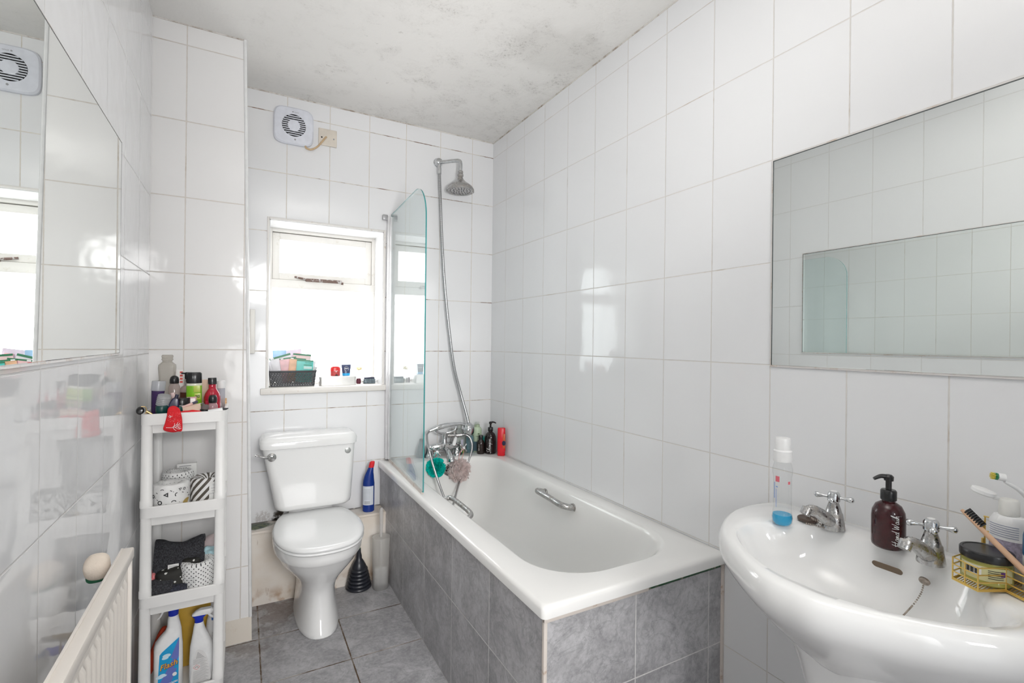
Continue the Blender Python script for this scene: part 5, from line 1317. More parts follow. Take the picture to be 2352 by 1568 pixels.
# face roller
th = top('face_roller', 'gold face roller with a black stone overhanging the left corner of the rack top', -1.658, -0.700, F1 + 0.030, cat='face roller')
bm = B(); lathe(bm, [(0.0, -0.006), (0.008, -0.005), (0.0115, 0), (0.008, 0.005), (0, 0.006)], 24, xf=Matrix.Translation((-0.006, -0.012, 0.0)) @ Matrix.Rotation(math.radians(80), 4, 'X') @ Matrix.Diagonal((1, 1.15, 1.4, 1))); link_mesh('stone', bm, pm('black_stone', (0.015, 0.015, 0.015), 0.2), th)
bm = B(); tube(bm, catmull([(-0.005, -0.004, 0.012), (0.007, -0.002, 0.010), (0.010, -0.004, -0.006), (0.004, -0.010, -0.014)], 6), 0.0014, 8); rod(bm, (0.010, -0.004, -0.004), (0.028, -0.004, -0.017), 0.0042, 12); link_mesh('gold_handle', bm, pm('polished_gold', (0.72, 0.50, 0.22), 0.25, 0.9), th)
# red patterned pouch draped over the front
th = top('red_pouch', 'red fabric pouch with white tree print hanging over the front of the rack top', -1.565, RKY0 - 0.0045, TOPS[0] - 0.030, cat='pouch')
m_pred = pm('red_cloth', (0.70, 0.012, 0.02), 0.8, vary=0.1, vscale=80)
OUTL = [(-0.020, 0.045), (-0.010, 0.052), (0.002, 0.050), (0.014, 0.040), (0.020, 0.022), (0.0225, 0.0), (0.022, -0.030), (0.010, -0.033), (-0.006, -0.034), (-0.030, -0.024), (-0.026, 0.0), (-0.021, 0.024)]
bm = B()
cc = [(p.x, p.y) for p in catmull([(a, b_, 0) for a, b_ in OUTL], 5, True)]
def bulge(x, z):
    return 0.0035 + 0.002 * noise.noise(Vector((x * 60, z * 60, 1)))
def pouch_y(z): return 0.030 * max(0, (z - 0.030) / 0.022) if z > 0.030 else 0.0
rings = []
for s_, yy in ((1.0, 0.0), (0.97, -0.003), (0.85, -0.0055), (0.6, -0.007), (0.3, -0.0075)):
    rings.append([Vector((x * s_ - 0.002 * (1 - s_), yy + pouch_y(z * s_ + 0.005 * (1 - s_)) - 0.001 + 0.0016 * noise.noise(Vector((x * s_ * 70, z * s_ * 50, 3))) * (s_ < 1), z * s_ + 0.005 * (1 - s_))) for x, z in cc])
loft(bm, rings, True, True)
link_mesh('cloth', bm, m_pred, th, 50)
bm = B(); K = 0.022
T_ = [[(-1.0, -0.7), (-0.4, -0.75), (0.2, -0.7), (0.9, -0.68)], [(-0.2, -0.75), (0.05, -0.45), (0.1, -0.1)], [(0.0, -0.6), (0.35, -0.3), (0.5, 0.0)], [(0.2, -0.7), (0.5, -0.5), (0.85, -0.4)], [(0.1, -0.7), (0.4, -0.95), (0.8, -1.05)], [(-0.1, -0.75), (0.05, -1.05), (0.3, -1.25)], [(0.3, -0.42), (0.6, -0.3), (0.75, -0.1)], [(0.5, -0.72), (0.7, -0.9), (0.95, -0.95)], [(-0.6, 1.2), (-0.45, 0.95), (-0.5, 0.75)], [(-0.45, 0.95), (-0.2, 1.0)], [(-0.48, 0.85), (-0.7, 0.95)]]
for q in T_: stroke(bm, [(a * K, b_ * K) for a, b_ in q], 0.0012)
rnd = random.Random(4)
for k in range(46):
    a = rnd.uniform(-0.018, 0.018); b_ = rnd.uniform(0.0, 0.035); stroke(bm, [(a, b_), (a + 0.0007, b_)], 0.0006)
for v in bm.verts: v.co.y = -0.0108
link_mesh('tree_print', bm, m_whiteink, th, 0)
# red cloth behind the card
th = top('red_ribbon', 'bunched red cloth tucked along the front rim beside the hanging pouch', -1.520, -0.726, F1 + 0.016, cat='cloth')
bm = B(); blob(bm, (0, 0, 0), (0.034, 0.006, 0.009), 0.8, 0.004, 60, seed=2); link_mesh('cloth', bm, m_pred, th)

# --- second tray: wrapped toilet rolls
def roll_mat(name, kind):
    t = NT(name); c = t.coord(); s = t.sep(c)
    ang = t.math('ARCTAN2', s[1], s[0]); u = t.math('MULTIPLY', ang, 0.053)
    if kind == 'dots':
        def cell(a, b_, sz, off):
            fa_ = t.math('SUBTRACT', t.math('FRACT', t.math('ADD', t.math('DIVIDE', a, sz), off)), 0.5)
            fb_ = t.math('SUBTRACT', t.math('FRACT', t.math('ADD', t.math('DIVIDE', b_, sz), off)), 0.5)
            return t.math('ADD', t.math('MULTIPLY', fa_, fa_), t.math('MULTIPLY', fb_, fb_))
        isTop = t.math('GREATER_THAN', s[2], 0.094)
        sz = 0.0145
        rad = t.math('SQRT', t.math('ADD', t.math('MULTIPLY', s[0], s[0]), t.math('MULTIPLY', s[1], s[1])))
        v = t.math('ADD', s[2], t.math('MULTIPLY', t.math('SUBTRACT', 0.053, rad), -1.0))
        d = t.math('MINIMUM', cell(u, v, sz, 0.0), cell(u, v, sz, 0.5))
        f = t.math('LESS_THAN', d, 0.018)
        col = t.mix(f, (0.80, 0.795, 0.785), (0.03, 0.03, 0.035))
    else:
        v = t.math('FRACT', t.math('DIVIDE', t.math('ADD', u, t.math('MULTIPLY', s[2], -0.9)), 0.026))
        f = t.math('LESS_THAN', v, 0.5)
        col = t.mix(f, (0.80, 0.795, 0.785), (0.09, 0.075, 0.06))
    t.principled(col, 0.6, 0.0, t.bump(t.noise(c, 60, 3), 1, 0.0012))
    return t.done()
RG = 'paper-wrapped toilet rolls on the rack'
def roll(name, label, x, y, z, mat, R_=0.054, Hh=0.098, rot=0):
    th = thing(name, label, 'toilet roll', (x, y, z), (0, 0, rot), RG)
    bm = B(); rings = []
    prof_ = [(0.3, 0.002), (0.85, 0.0), (0.95, 0.003), (1.0, 0.012), (1.0, 0.80), (0.985, 0.9), (0.94, 0.965), (0.86, 1.0), (0.62, 0.985), (0.42, 0.94), (0.22, 0.83), (0.06, 0.80)]
    for rr_, zz in prof_:
        ring = []
        for i in range(56):
            a = 2 * PI * i / 56
            wr = 0.0028 * noise.noise(Vector((math.cos(a) * 6, math.sin(a) * 6, zz * 3 + x * 40))) + (0.0022 * math.sin(a * 22) * (0.9 - rr_) if zz > 0.85 and rr_ < 0.9 else 0)
            ring.append(Vector(((R_ * rr_ + wr) * math.cos(a), (R_ * rr_ + wr) * math.sin(a), zz * Hh + wr)))
        rings.append(ring)
    loft(bm, rings); link_mesh('wrapped_roll', bm, mat, th, 60)
    return th
m_dots = roll_mat('black_dot_paper', 'dots'); m_stripes = roll_mat('black_stripe_paper', 'stripes')
x, y = -1.580, -0.668
th = roll('toilet_roll', 'white toilet roll wrapped in paper with black shapes on the second tray', x, y, F2, pm('white_wrap', (0.80, 0.795, 0.785), 0.6, bump=0.001, bscale=60), 0.056, 0.080)
fa = face_angle(x, y)
def ring2(bm, cx, cz, ro, ri, a0=0, a1=2 * PI, n=20):
    L = [(bm.verts.new((cx + ro * math.cos(a0 + (a1 - a0) * k / n), 0, cz + ro * math.sin(a0 + (a1 - a0) * k / n))), bm.verts.new((cx + ri * math.cos(a0 + (a1 - a0) * k / n), 0, cz + ri * math.sin(a0 + (a1 - a0) * k / n)))) for k in range(n + 1)]
    for a, b_ in zip(L, L[1:]): bm.faces.new((a[0], b[0], b_[0]) if False else (a[0], b_[0], b_[1], a[1]))
def tri2(bm, cx, cz, s, s2, rot=PI):
    P = [[bm.verts.new((cx + q * math.cos(rot + 2 * PI * k / 3), 0, cz + q * math.sin(rot + 2 * PI * k / 3))) for k in range(3)] for q in (s, s2)]
    for k in range(3): j = (k + 1) % 3; bm.faces.new((P[0][k], P[0][j], P[1][j], P[1][k]))
bm = B()
ring2(bm, -0.037, 0.024, 0.0072, 0.0042); tri2(bm, -0.018, 0.050, 0.0095, 0.0035); ring2(bm, 0.012, 0.047, 0.0075, 0.005, 1.6, 4.0, 8); ring2(bm, 0.002, 0.022, 0.0075, 0.005, 0.2, 2.9, 8)
ring2(bm, 0.034, 0.062, 0.0045, 0.0028); ring2(bm, -0.03, 0.064, 0.006, 0.004, 0.5, 2.8, 8); tri2(bm, 0.02, 0.064, 0.006, 0.003, 0.5); ring2(bm, -0.062, 0.044, 0.006, 0.0035); tri2(bm, -0.07, 0.07, 0.006, 0.002, 1); ring2(bm, 0.055, 0.03, 0.005, 0.003, 0, 3, 8)
for a, b_ in ((0.026, 0.052), (-0.05, 0.058), (0.045, 0.045), (-0.008, 0.064), (-0.048, 0.035)): stroke(bm, [(a, b_), (a + 0.005, b_ - 0.003)], 0.002)
for a, b_ in ((-0.053, 0.040), (0.017, 0.020), (0.046, 0.062), (0.0, 0.058), (-0.02, 0.018)): stroke(bm, [(a, b_), (a + 0.002, b_)], 0.002)
wrap_verts(bm, 0.0545, fa + 0.1, 0.003); link_mesh('printed_shapes', bm, m_ink, th, 0)
bm = B()
for k in range(16):
    a = k * 0.77; rr_ = 0.028 + 0.013 * ((k * 5) % 3) / 2; ring2(bm, 0, 0, 0.004, 0.0025, k, k + 2.2, 6)
    bm.verts.ensure_lookup_table()
    for v in bm.verts[-14:]: v.co = Vector((v.co.x + rr_ * math.cos(a), v.co.z + rr_ * math.sin(a), 0.0815))
link_mesh('top_shapes', bm, m_ink, th, 0)
bm = B(); ring2(bm, 0.046, 0.008, 0.019, 0.0001, PI * 0.5 - 0.5, PI + 0.2, 16); wrap_verts(bm, 0.0545, fa + 0.1, 0.0034); link_mesh('gold_sticker', bm, pm('gold_sticker', (0.42, 0.30, 0.09), 0.4), th, 0)
x, y = -1.472, -0.655
th = roll('toilet_roll', 'toilet roll in black diagonal striped paper on the second tray', x, y, F2, m_stripes, 0.052, 0.086)
fa = face_angle(x, y)
bm = B(); patch_wrap(bm, 0.0545, fa + 0.46, 0.040, 0.005, 0.074, n=12); link_mesh('text_panel', bm, m_paper, th)
bm = B()
for k, tx in enumerate(('This is', 'not your', 'average', 'toilet paper')):
    b2 = text_bm(tx, 0.0085)
    for v in b2.verts: v.co.z += 0.062 - k * 0.0095
    me = bpy.data.meshes.new('t'); b2.to_mesh(me); b2.free(); bm.from_mesh(me); bpy.data.meshes.remove(me)
wrap_verts(bm, 0.0550, fa + 0.46, 0.0004); link_mesh('lettering', bm, m_greyink, th, 0)
roll('toilet_roll', 'toilet roll in small black dotted paper at the back of the second tray', -1.572, -0.553, F2, m_dots, 0.050, 0.092)
th = thing('white_carton', 'white carton standing at the back behind the toilet rolls', 'carton', (-1.548, -0.496, F2))
bm = B(); box(bm, -0.032, 0.032, -0.010, 0.010, 0, 0.104, 0.002); link_mesh('carton', bm, m_paper, th)
bm = B(); box(bm, -0.024, 0.014, -0.0105, -0.010, 0.094, 0.097); link_mesh('print', bm, m_greyink, th, 0)

# --- third tray: cloths, pouch, dotted roll
def terry(name, col):
    t = NT(name); c = t.coord()
    f = t.noise(c, 260, 3, 0.7)
    t.principled(t.mix(t.ramp(f, 0.35, 0.68), tuple(x * 0.35 for x in col), tuple(x * 1.7 for x in col)), 0.95, 0.0, t.bump(f, 1, 0.0022))
    return t.done()
m_terry = terry('charcoal_terry', (0.040, 0.040, 0.046))
def sheet(name, path, x0, x1, th_, mat, parent, ny=30, nz=0.004, seed=0, fn=None):
    """thick cloth: path of (y,z) swept along x with ripples"""
    P = catmull([(0, a, b_) for a, b_ in path], 8); bm = B(); rings = []
    for i in range(ny + 1):
        x = x0 + (x1 - x0) * i / ny; top_, bot_ = [], []
        for k, p in enumerate(P):
            tg = (P[min(k + 1, len(P) - 1)] - P[max(k - 1, 0)]).normalized(); nn = Vector((0, -tg.z, tg.y))
            w_ = noise.noise(Vector((x * 28, p.y * 30 + seed, p.z * 30))) * nz
            q = Vector((x, p.y, p.z)) + nn * w_
            if fn: q = fn(q)
            top_.append(q + nn * th_ / 2); bot_.append(q - nn * th_ / 2)
        rings.append(top_ + list(reversed(bot_)))
    loft(bm, rings); return link_mesh(name, bm, mat, parent, 70)
th = thing('folded_towel', 'folded charcoal towel on top of the pile on the third tray', 'towel', (-1.556, -0.610, F3 + 0.085))
def saddle(q): return q + Vector((0, 0, 0.018 * min(1, (abs(q.x - 0.008) / 0.055) ** 2) * max(0, q.z / 0.05) - 0.004))
sheet('towel', [(-0.050, -0.040), (-0.056, -0.02), (-0.040, 0.012), (-0.010, 0.046), (0.012, 0.05), (0.04, 0.035), (0.05, 0.0), (0.052, -0.05)], -0.075, 0.075, 0.018, m_terry, th, fn=saddle)
sheet('rolled_edge', [(-0.060, -0.030), (-0.066, -0.016), (-0.058, -0.001), (-0.045, 0.002), (-0.04, -0.012), (-0.048, -0.024)], 0.018, 0.078, 0.008, m_terry, th, seed=3, fn=lambda q: q + Vector((0, 0, 0.02 * (q.x - 0.02) / 0.06)))
bm = B(); box(bm, -0.030, 0.002, -0.0690, -0.0680, -0.018, 0.008, 0.0004); link_mesh('care_label', bm, m_paper, th)
bm = B()
for k in range(4): box(bm, -0.027, -0.002, -0.0693, -0.0690, -0.014 + k * 0.005, -0.0127 + k * 0.005)
link_mesh('label_print', bm, m_greyink, th, 0)
th = thing('folded_cloth', 'rolled charcoal cloth at the front left of the third tray', 'cloth', (-1.607, -0.695, F3 + 0.024))
sheet('cloth', [(0.055, -0.018), (0.0, -0.021), (-0.022, -0.016), (-0.028, 0.0), (-0.022, 0.018), (0.0, 0.026), (0.02, 0.022), (0.03, 0.005), (0.015, -0.006), (-0.006, -0.002)], -0.036, 0.040, 0.010, m_terry, th, seed=5)
th = thing('folded_cloth', 'dark blue-grey cloth curled beside the dotted roll on the third tray', 'cloth', (-1.551, -0.712, F3 + 0.016))
sheet('cloth', [(0.03, -0.012), (-0.006, -0.012), (-0.016, -0.002), (-0.010, 0.010), (0.006, 0.014), (0.02, 0.006)], -0.022, 0.026, 0.006, terry('blue_grey_terry', (0.035, 0.037, 0.055)), th, seed=8)
t = NT('black_pouch_fabric'); c = t.coord(); v_ = t.n('ShaderNodeTexVoronoi'); t.set(v_.inputs['Vector'], c); v_.inputs['Scale'].default_value = 62
f = t.math('LESS_THAN', v_.outputs['Distance'], 0.24)
t.principled(t.mix(f, (0.018, 0.017, 0.014), (0.72, 0.72, 0.68)), 0.7); m_pouch = t.done()
th = thing('patterned_pouch', 'black pouch with white spots under the folded charcoal towel', 'pouch', (-1.572, -0.668, F3 + 0.046))
bm = B(); blob(bm, (0, 0, 0), (0.048, 0.040, 0.034), 0.6, 0.010, 26, seed=1); link_mesh('pouch', bm, m_pouch, th, 60)
th = thing('patterned_cloth', 'black white-spotted strap draped from the pouch toward the rack side', 'cloth', (-1.515, -0.655, F3 + 0.088))
bm = B(); blob(bm, (0, 0, 0), (0.030, 0.030, 0.012), 0.7, 0.006, 40, seed=6); link_mesh('cloth', bm, m_pouch, th, 60)
th = thing('red_gingham_cloth', 'small piece of red checked cloth at the left of the third tray', 'cloth', (-1.632, -0.662, F3 + 0.050))
t = NT('red_gingham'); c = t.coord(); ck = t.n('ShaderNodeTexChecker'); t.set(ck.inputs[0], c); ck.inputs['Scale'].default_value = 420
t.set(ck.inputs[1], (0.70, 0.08, 0.09)); t.set(ck.inputs[2], (0.78, 0.36, 0.36)); t.principled(ck.outputs[0], 0.9); m_ging = t.done()
bm = B(); blob(bm, (0, 0, 0), (0.014, 0.030, 0.024), 0.7, 0.006, 50, seed=9); link_mesh('cloth', bm, m_ging, th, 60)
x, y = -1.497, -0.672
th = roll('toilet_roll', 'dotted paper-wrapped toilet roll on the right of the third tray', x, y, F3, m_dots, 0.054, 0.094, rot=0.3)
bm = B()
for k, tx in enumerate(('Give', 'yourself a', 'pat on the', 'back')):
    b2 = text_bm(tx, 0.0075)
    for v in b2.verts: v.co.z += 0.052 - k * 0.0085
    me = bpy.data.meshes.new('t'); b2.to_mesh(me); b2.free(); bm.from_mesh(me); bpy.data.meshes.remove(me)
wrap_verts(bm, 0.056, face_angle(x, y) - 0.3 - 0.38, 0.0004); link_mesh('lettering', bm, m_greyink, th, 0)
th = thing('pink_bag', 'pale pink bag with dark bow at the back right of the third tray', 'bag', (-1.455, -0.560, F3 + 0.092))
bm = B(); blob(bm, (0, 0, 0), (0.035, 0.03, 0.045), 0.8, 0.008, 30, seed=11); link_mesh('bag', bm, pm('pale_pink_cloth', (0.72, 0.60, 0.60), 0.8), th, 60)
bm = B(); blob(bm, (-0.004, -0.034, -0.012), (0.012, 0.004, 0.007), 0.9, 0.003, 60); link_mesh('bow', bm, pm('dark_brown_bow', (0.06, 0.025, 0.02), 0.6), th, 60)
th = thing('pale_blue_tissue', 'crumpled pale blue and white tissue pack behind the dotted roll', 'tissue pack', (-1.464, -0.615, F3 + 0.075))
bm = B(); blob(bm, (0, 0, 0), (0.036, 0.024, 0.034), 0.7, 0.012, 40, seed=13); link_mesh('pack', bm, pm('pale_blue_film', (0.45, 0.66, 0.72), 0.35, vary=0.25, vscale=60), th, 60)
th = thing('white_tissue', 'crumpled white tissue between the striped pouch and the pale blue pack', 'tissue', (-1.505, -0.610, F3 + 0.086))
bm = B(); blob(bm, (0, 0, 0), (0.022, 0.020, 0.022), 0.8, 0.010, 50, seed=17); link_mesh('tissue', bm, m_paper, th, 60)

# --- bottom tray: cleaning sprays
SG = 'cleaning things on the bottom tray'
th = thing('bathroom_spray', 'white bathroom cleaner spray with blue label and blue collar on the bottom tray', 'spray bottle', (-1.576, -0.688, F4), (0, 0, math.radians(8)), SG)
bm = B(); R_ = []
for xl, xr, d, z in ((-0.044, 0.036, 0.022, 0), (-0.046, 0.038, 0.024, 0.004), (-0.046, 0.038, 0.025, 0.10), (-0.046, 0.037, 0.025, 0.155), (-0.042, 0.035, 0.024, 0.172), (-0.030, 0.034, 0.023, 0.188), (-0.014, 0.033, 0.021, 0.205), (-0.008, 0.030, 0.018, 0.222), (-0.008, 0.026, 0.0165, 0.240), (-0.005, 0.023, 0.0145, 0.256)):
    R_.append(rrect(xl, xr, -d, d, min(d * 0.8, 0.018), z, 5))
loft(bm, R_); link_mesh('bottle', bm, m_white, th, 50)
m_blue2 = pm('bright_blue_plastic', (0.006, 0.025, 0.42), 0.25)
bm = B(); lathe(bm, [(0.0135, 0.255), (0.015, 0.257), (0.0165, 0.285), (0.016, 0.287), (0, 0.287)], 26, cx=0.009); link_mesh('collar', bm, m_blue2, th)
bm = B(); box(bm, -0.028, 0.036, -0.011, 0.011, 0.286, 0.306, 0.006); link_mesh('spray_head', bm, m_white, th)
bm = B(); tube(bm, catmull([(-0.006, 0, 0.290), (-0.018, 0, 0.280), (-0.028, -0.002, 0.262), (-0.036, -0.002, 0.254)], 6), lambda t: 0.005 - 0.003 * t, 10); link_mesh('trigger', bm, m_white, th)
bm = B()
LB = [(-0.034, 0.002), (0.024, 0.002), (0.027, 0.203), (-0.022, 0.160), (-0.030, 0.150)]
LB = [(-0.036, 0.002), (0.024, 0.002), (0.025, 0.185), (-0.024, 0.148), (-0.030, 0.140)]
vs_ = [bm.verts.new((a, -0.0256, b_)) for a, b_ in LB]; bm.faces.new(vs_); link_mesh('blue_label', bm, pm('sky_blue_label', (0.0, 0.33, 0.66), 0.3, vary=0.1), th, 0)
bm = B(); vs_ = [bm.verts.new((a, -0.0258, b_)) for a, b_ in ((0.025, 0.183), (0.012, 0.150), (0.000, 0.120), (0.008, 0.118), (-0.014, 0.072), (-0.036, 0.030), (-0.036, 0.002), (0.0, 0.030), (0.020, 0.080), (0.010, 0.083), (0.0245, 0.12))]; bm.faces.new(vs_); link_mesh('violet_flash', bm, pm('violet_blue_label', (0.13, 0.17, 0.52), 0.3), th, 0)
bm = B()
for a, b_, s_ in ((-0.010, 0.133, 0.010), (-0.014, 0.126, 0.008), (-0.028, 0.066, 0.010), (-0.022, 0.070, 0.008), (-0.016, 0.067, 0.006)):
    vs_ = [bm.verts.new((a + s_ * 1.2 * math.cos(2 * PI * k / 14), -0.0259 - 0.00005 * s_ * 100, b_ + 0.6 * s_ * math.sin(2 * PI * k / 14))) for k in range(14)]; bm.faces.new(vs_)
link_mesh('cloud_print', bm, pm('pale_cloud', (0.62, 0.80, 0.90), 0.4), th, 0)
bm = text_bm('Flash', 0.026, shear=0.18, bold=0.0011)
for v in bm.verts: v.co = Vector((v.co.x * 0.98 - 0.004, -0.0264, v.co.z + 0.098 + (v.co.x) * 0.16))
link_mesh('lettering_shadow', bm, pm('navy_ink', (0.02, 0.02, 0.16), 0.4), th, 0)
bm = text_bm('Flash', 0.026, shear=0.18, bold=0.0003)
for v in bm.verts: v.co = Vector((v.co.x * 0.98 - 0.0045, -0.0268, v.co.z + 0.0988 + (v.co.x) * 0.16))
link_mesh('lettering', bm, pm('orange_yellow_ink', (0.82, 0.40, 0.02), 0.4), th, 0)
bm = text_bm('BATHROOM', 0.0085, bold=0.0004)
for v in bm.verts: v.co = Vector((v.co.x - 0.002, -0.0262, v.co.z + 0.034 + v.co.x * 0.10))
link_mesh('lettering', bm, m_whiteink, th, 0)
bm = B(); vs_ = [bm.verts.new((0.013 + 0.0065 * math.cos(2 * PI * k / 18), -0.0262, 0.062 + 0.0065 * math.sin(2 * PI * k / 18))) for k in range(18)]; bm.faces.new(vs_); link_mesh('round_print', bm, m_whiteink, th, 0)

th = thing('white_spray', 'white spray bottle with blue collar and grey back label on the bottom tray', 'spray bottle', (-1.483, -0.690, F4), (0, 0, math.radians(-4)), SG)
bm = B(); R_ = []
for xl, xr, d, z in ((-0.034, 0.036, 0.020, 0), (-0.036, 0.038, 0.022, 0.004), (-0.036, 0.037, 0.023, 0.09), (-0.034, 0.032, 0.022, 0.15), (-0.030, 0.022, 0.020, 0.178), (-0.026, 0.012, 0.018, 0.205), (-0.024, 0.007, 0.016, 0.225), (-0.021, 0.005, 0.013, 0.242)):
    R_.append(rrect(xl, xr, -d, d, min(d * 0.8, 0.018), z, 5))
loft(bm, R_); link_mesh('bottle', bm, m_white, th, 50)
bm = B(); loft(bm, [rrect(cx_ - h, cx_ + h, -d, d, min(h, d) * 0.8, z, 5) for cx_, h, d, z in ((-0.008, 0.0125, 0.0125, 0.241), (-0.008, 0.0135, 0.0135, 0.243), (-0.008, 0.0135, 0.013, 0.257), (-0.006, 0.022, 0.012, 0.267), (-0.004, 0.027, 0.011, 0.270))]); link_mesh('blue_collar', bm, m_blue2, th, 50)
bm = B(); loft(bm, [rrect(cx_ - h, cx_ + h, -d, d, min(h, d) * 0.8, z, 5) for cx_, h, d, z in ((0.001, 0.031, 0.011, 0.2695), (0.002, 0.032, 0.012, 0.274), (0.006, 0.026, 0.012, 0.285), (0.010, 0.020, 0.010, 0.290))]); box(bm, 0.028, 0.040, -0.007, 0.007, 0.272, 0.286, 0.002); tube(bm, catmull([(0.018, 0, 0.270), (0.026, 0, 0.258), (0.036, 0, 0.248)], 6), 0.004, 8); link_mesh('trigger_head', bm, m_white, th)
bm = B(); LBP = catmull([(-0.026, 0.010, 0), (0.028, 0.010, 0), (0.027, 0.07, 0), (0.014, 0.125, 0), (-0.006, 0.142, 0), (-0.016, 0.13, 0), (-0.022, 0.09, 0)], 6, True)
vs_ = [bm.verts.new((p.x, -0.0236, p.y)) for p in LBP]; bm.faces.new(vs_); link_mesh('back_label', bm, pm('off_white_label', (0.76, 0.75, 0.74), 0.5), th, 0)
bm = B()
for k in range(22):
    z = 0.016 + k * 0.0042
    if 0.062 < z < 0.086: xa = 0.0
    else: xa = -0.021
    xb = 0.025 - max(0, z - 0.07) * 0.25
    stroke(bm, [(xa, z), (xb - 0.004 * ((k * 7) % 3), z)], 0.0013)
for k in range(5): stroke(bm, [(-0.013 + k * 0.001, 0.110 + k * 0.005), (0.012 - k * 0.004, 0.110 + k * 0.005)], 0.0030)
for v in bm.verts: v.co.y = -0.0239
link_mesh('label_print', bm, pm('mid_grey_ink', (0.44, 0.43, 0.43)), th, 0)
bm = B()
dm = [(-0.011, 0.084), (-0.001, 0.074), (-0.011, 0.064), (-0.021, 0.074)]
for a, b_ in zip(dm, dm[1:] + dm[:1]): stroke(bm, [a, b_], 0.0011)
for v in bm.verts: v.co.y = -0.0240
link_mesh('hazard_diamond', bm, pm('red_outline_ink', (0.72, 0.20, 0.20)), th, 0)
bm = B(); stroke(bm, [(-0.016, 0.072), (-0.011, 0.076), (-0.007, 0.074), (-0.006, 0.071)], 0.0012)
for v in bm.verts: v.co.y = -0.0240
link_mesh('hazard_mark', bm, m_ink, th, 0)

th.scale = (1, 1, 0.885)
th = thing('white_bottle', 'white bottle with blue band partly hidden behind the right rack post', 'bottle', (-1.447, -0.622, F4), (0, 0, 0), SG)
profile_part('body', [(0.024, 0), (0.026, 0.003), (0.027, 0.15), (0.024, 0.18), (0.016, 0.21), (0.012, 0.23)], m_white, th)
bm = B(); patch_wrap(bm, 0.0250, face_angle(-1.447, -0.622) + 0.2, 0.028, 0.186, 0.200, n=8, R1=0.0195); link_mesh('blue_band', bm, pm('blue_band', (0.03, 0.13, 0.45)), th)
profile_part('cap', [(0.0125, 0.229), (0.0125, 0.25), (0, 0.251)], m_white, th, 20)
bm = B()
for k in range(5): patch_wrap(bm, 0.0272, face_angle(-1.447, -0.622) + 0.1, 0.02, 0.118 + k * 0.006, 0.1195 + k * 0.006, n=5)
link_mesh('print', bm, m_greyink, th, 0)
th = thing('yellow_pack', 'mustard yellow pack standing behind the spray bottles', 'pack', (-1.520, -0.560, F4), (0, 0, 0.05), SG)
bm = B(); box(bm, -0.075, 0.060, -0.016, 0.016, 0, 0.262, 0.008); link_mesh('pack', bm, pm('mustard_plastic', (0.62, 0.38, 0.05), 0.35), th)
th = thing('blue_wipes_pack', 'teal and white wipes pack at the top back of the bottom tray', 'pack', (-1.474, -0.596, F4 + 0.262), (math.radians(-10), math.radians(6), 0), SG)
bm = B(); box(bm, -0.052, 0.040, -0.012, 0.012, 0.0, 0.042, 0.006); link_mesh('pack', bm, pm('teal_film', (0.01, 0.36, 0.50), 0.25), th)
bm = B(); vs_ = [bm.verts.new((a, -0.0125, b_)) for a, b_ in ((-0.02, 0.012), (0.036, 0.018), (0.036, 0.036), (-0.012, 0.038))]; bm.faces.new(vs_); link_mesh('white_print', bm, pm('soft_white_print', (0.66, 0.76, 0.80)), th, 0)
th = thing('red_cloth', 'red-orange cloth hanging behind the bathroom spray on the left', 'cloth', (-1.622, -0.630, F4 + 0.115), (0, math.radians(18), 0), SG)
bm = B(); blob(bm, (0, 0, 0), (0.016, 0.025, 0.085), 0.7, 0.004, 30, seed=21); link_mesh('cloth', bm, pm('rust_red_cloth', (0.48, 0.045, 0.012), 0.85), th, 60)

# ------------------------------------------------------------------ window sill things
ZS = 1.0197
t_bk = thing('storage_basket', 'dark grey perforated plastic basket on the window sill', 'basket', (-1.130, 0.108, ZS))
def basket_wall(bm, p0, p1, q0, q1, cols, rows, th_=0.0022):
    """perforated wall between bottom edge p0-p1 and top edge q0-q1"""
    p0, p1, q0, q1 = map(Vector, (p0, p1, q0, q1))
    def P(u, v): return (p0.lerp(p1, u)).lerp(q0.lerp(q1, u), v)
    nrm = (p1 - p0).cross(q0 - p0).normalized() * th_
    def quad(u0, u1, v0, v1):
        a = [P(u0, v0), P(u1, v0), P(u1, v1), P(u0, v1)]
        loft(bm, [[x_ for x_ in a], [x_ + nrm for x_ in a]])
    vr = [0.06 + 0.84 * k / rows for k in range(rows + 1)]
    quad(0, 1, 0, 0.06)
    for k in range(rows):
        h = (vr[k + 1] - vr[k]); off = 0.35 * k
        quad(0, 1, vr[k] + h * 0.55, vr[k + 1])
        for j in range(-1, cols + 2):
            u0 = (j + (off % 1.0)) / cols; u1 = u0 + 0.45 / cols
            u0, u1 = max(0, u0), min(1, u1)
            if u1 > u0: quad(u0, u1, vr[k], vr[k] + h * 0.55)
    quad(0, 1, 0.9, 1.0)
bw, bd_, tw, td = 0.103, 0.044, 0.112, 0.050; hb = 0.082
bm = B()
basket_wall(bm, (-bw, -bd_, 0), (bw, -bd_, 0), (-tw, -td, hb), (tw, -td, hb), 17, 8)
link_mesh('front_wall', bm, m_darkgrey, t_bk, 0)
bm = B(); basket_wall(bm, (bw, bd_, 0), (-bw, bd_, 0), (tw, td, hb), (-tw, td, hb), 17, 8); link_mesh('back_wall', bm, m_darkgrey, t_bk, 0)
bm = B(); basket_wall(bm, (bw, -bd_, 0), (bw, bd_, 0), (tw, -td, hb), (tw, td, hb), 8, 8); link_mesh('side_wall', bm, m_darkgrey, t_bk, 0)
bm = B(); basket_wall(bm, (-bw, bd_, 0), (-bw, -bd_, 0), (-tw, td, hb), (-tw, -td, hb), 8, 8); link_mesh('side_wall', bm, m_darkgrey, t_bk, 0)
bm = B(); box(bm, -bw, bw, -bd_, bd_, 0, 0.002); link_mesh('base', bm, m_darkgrey, t_bk, 0)
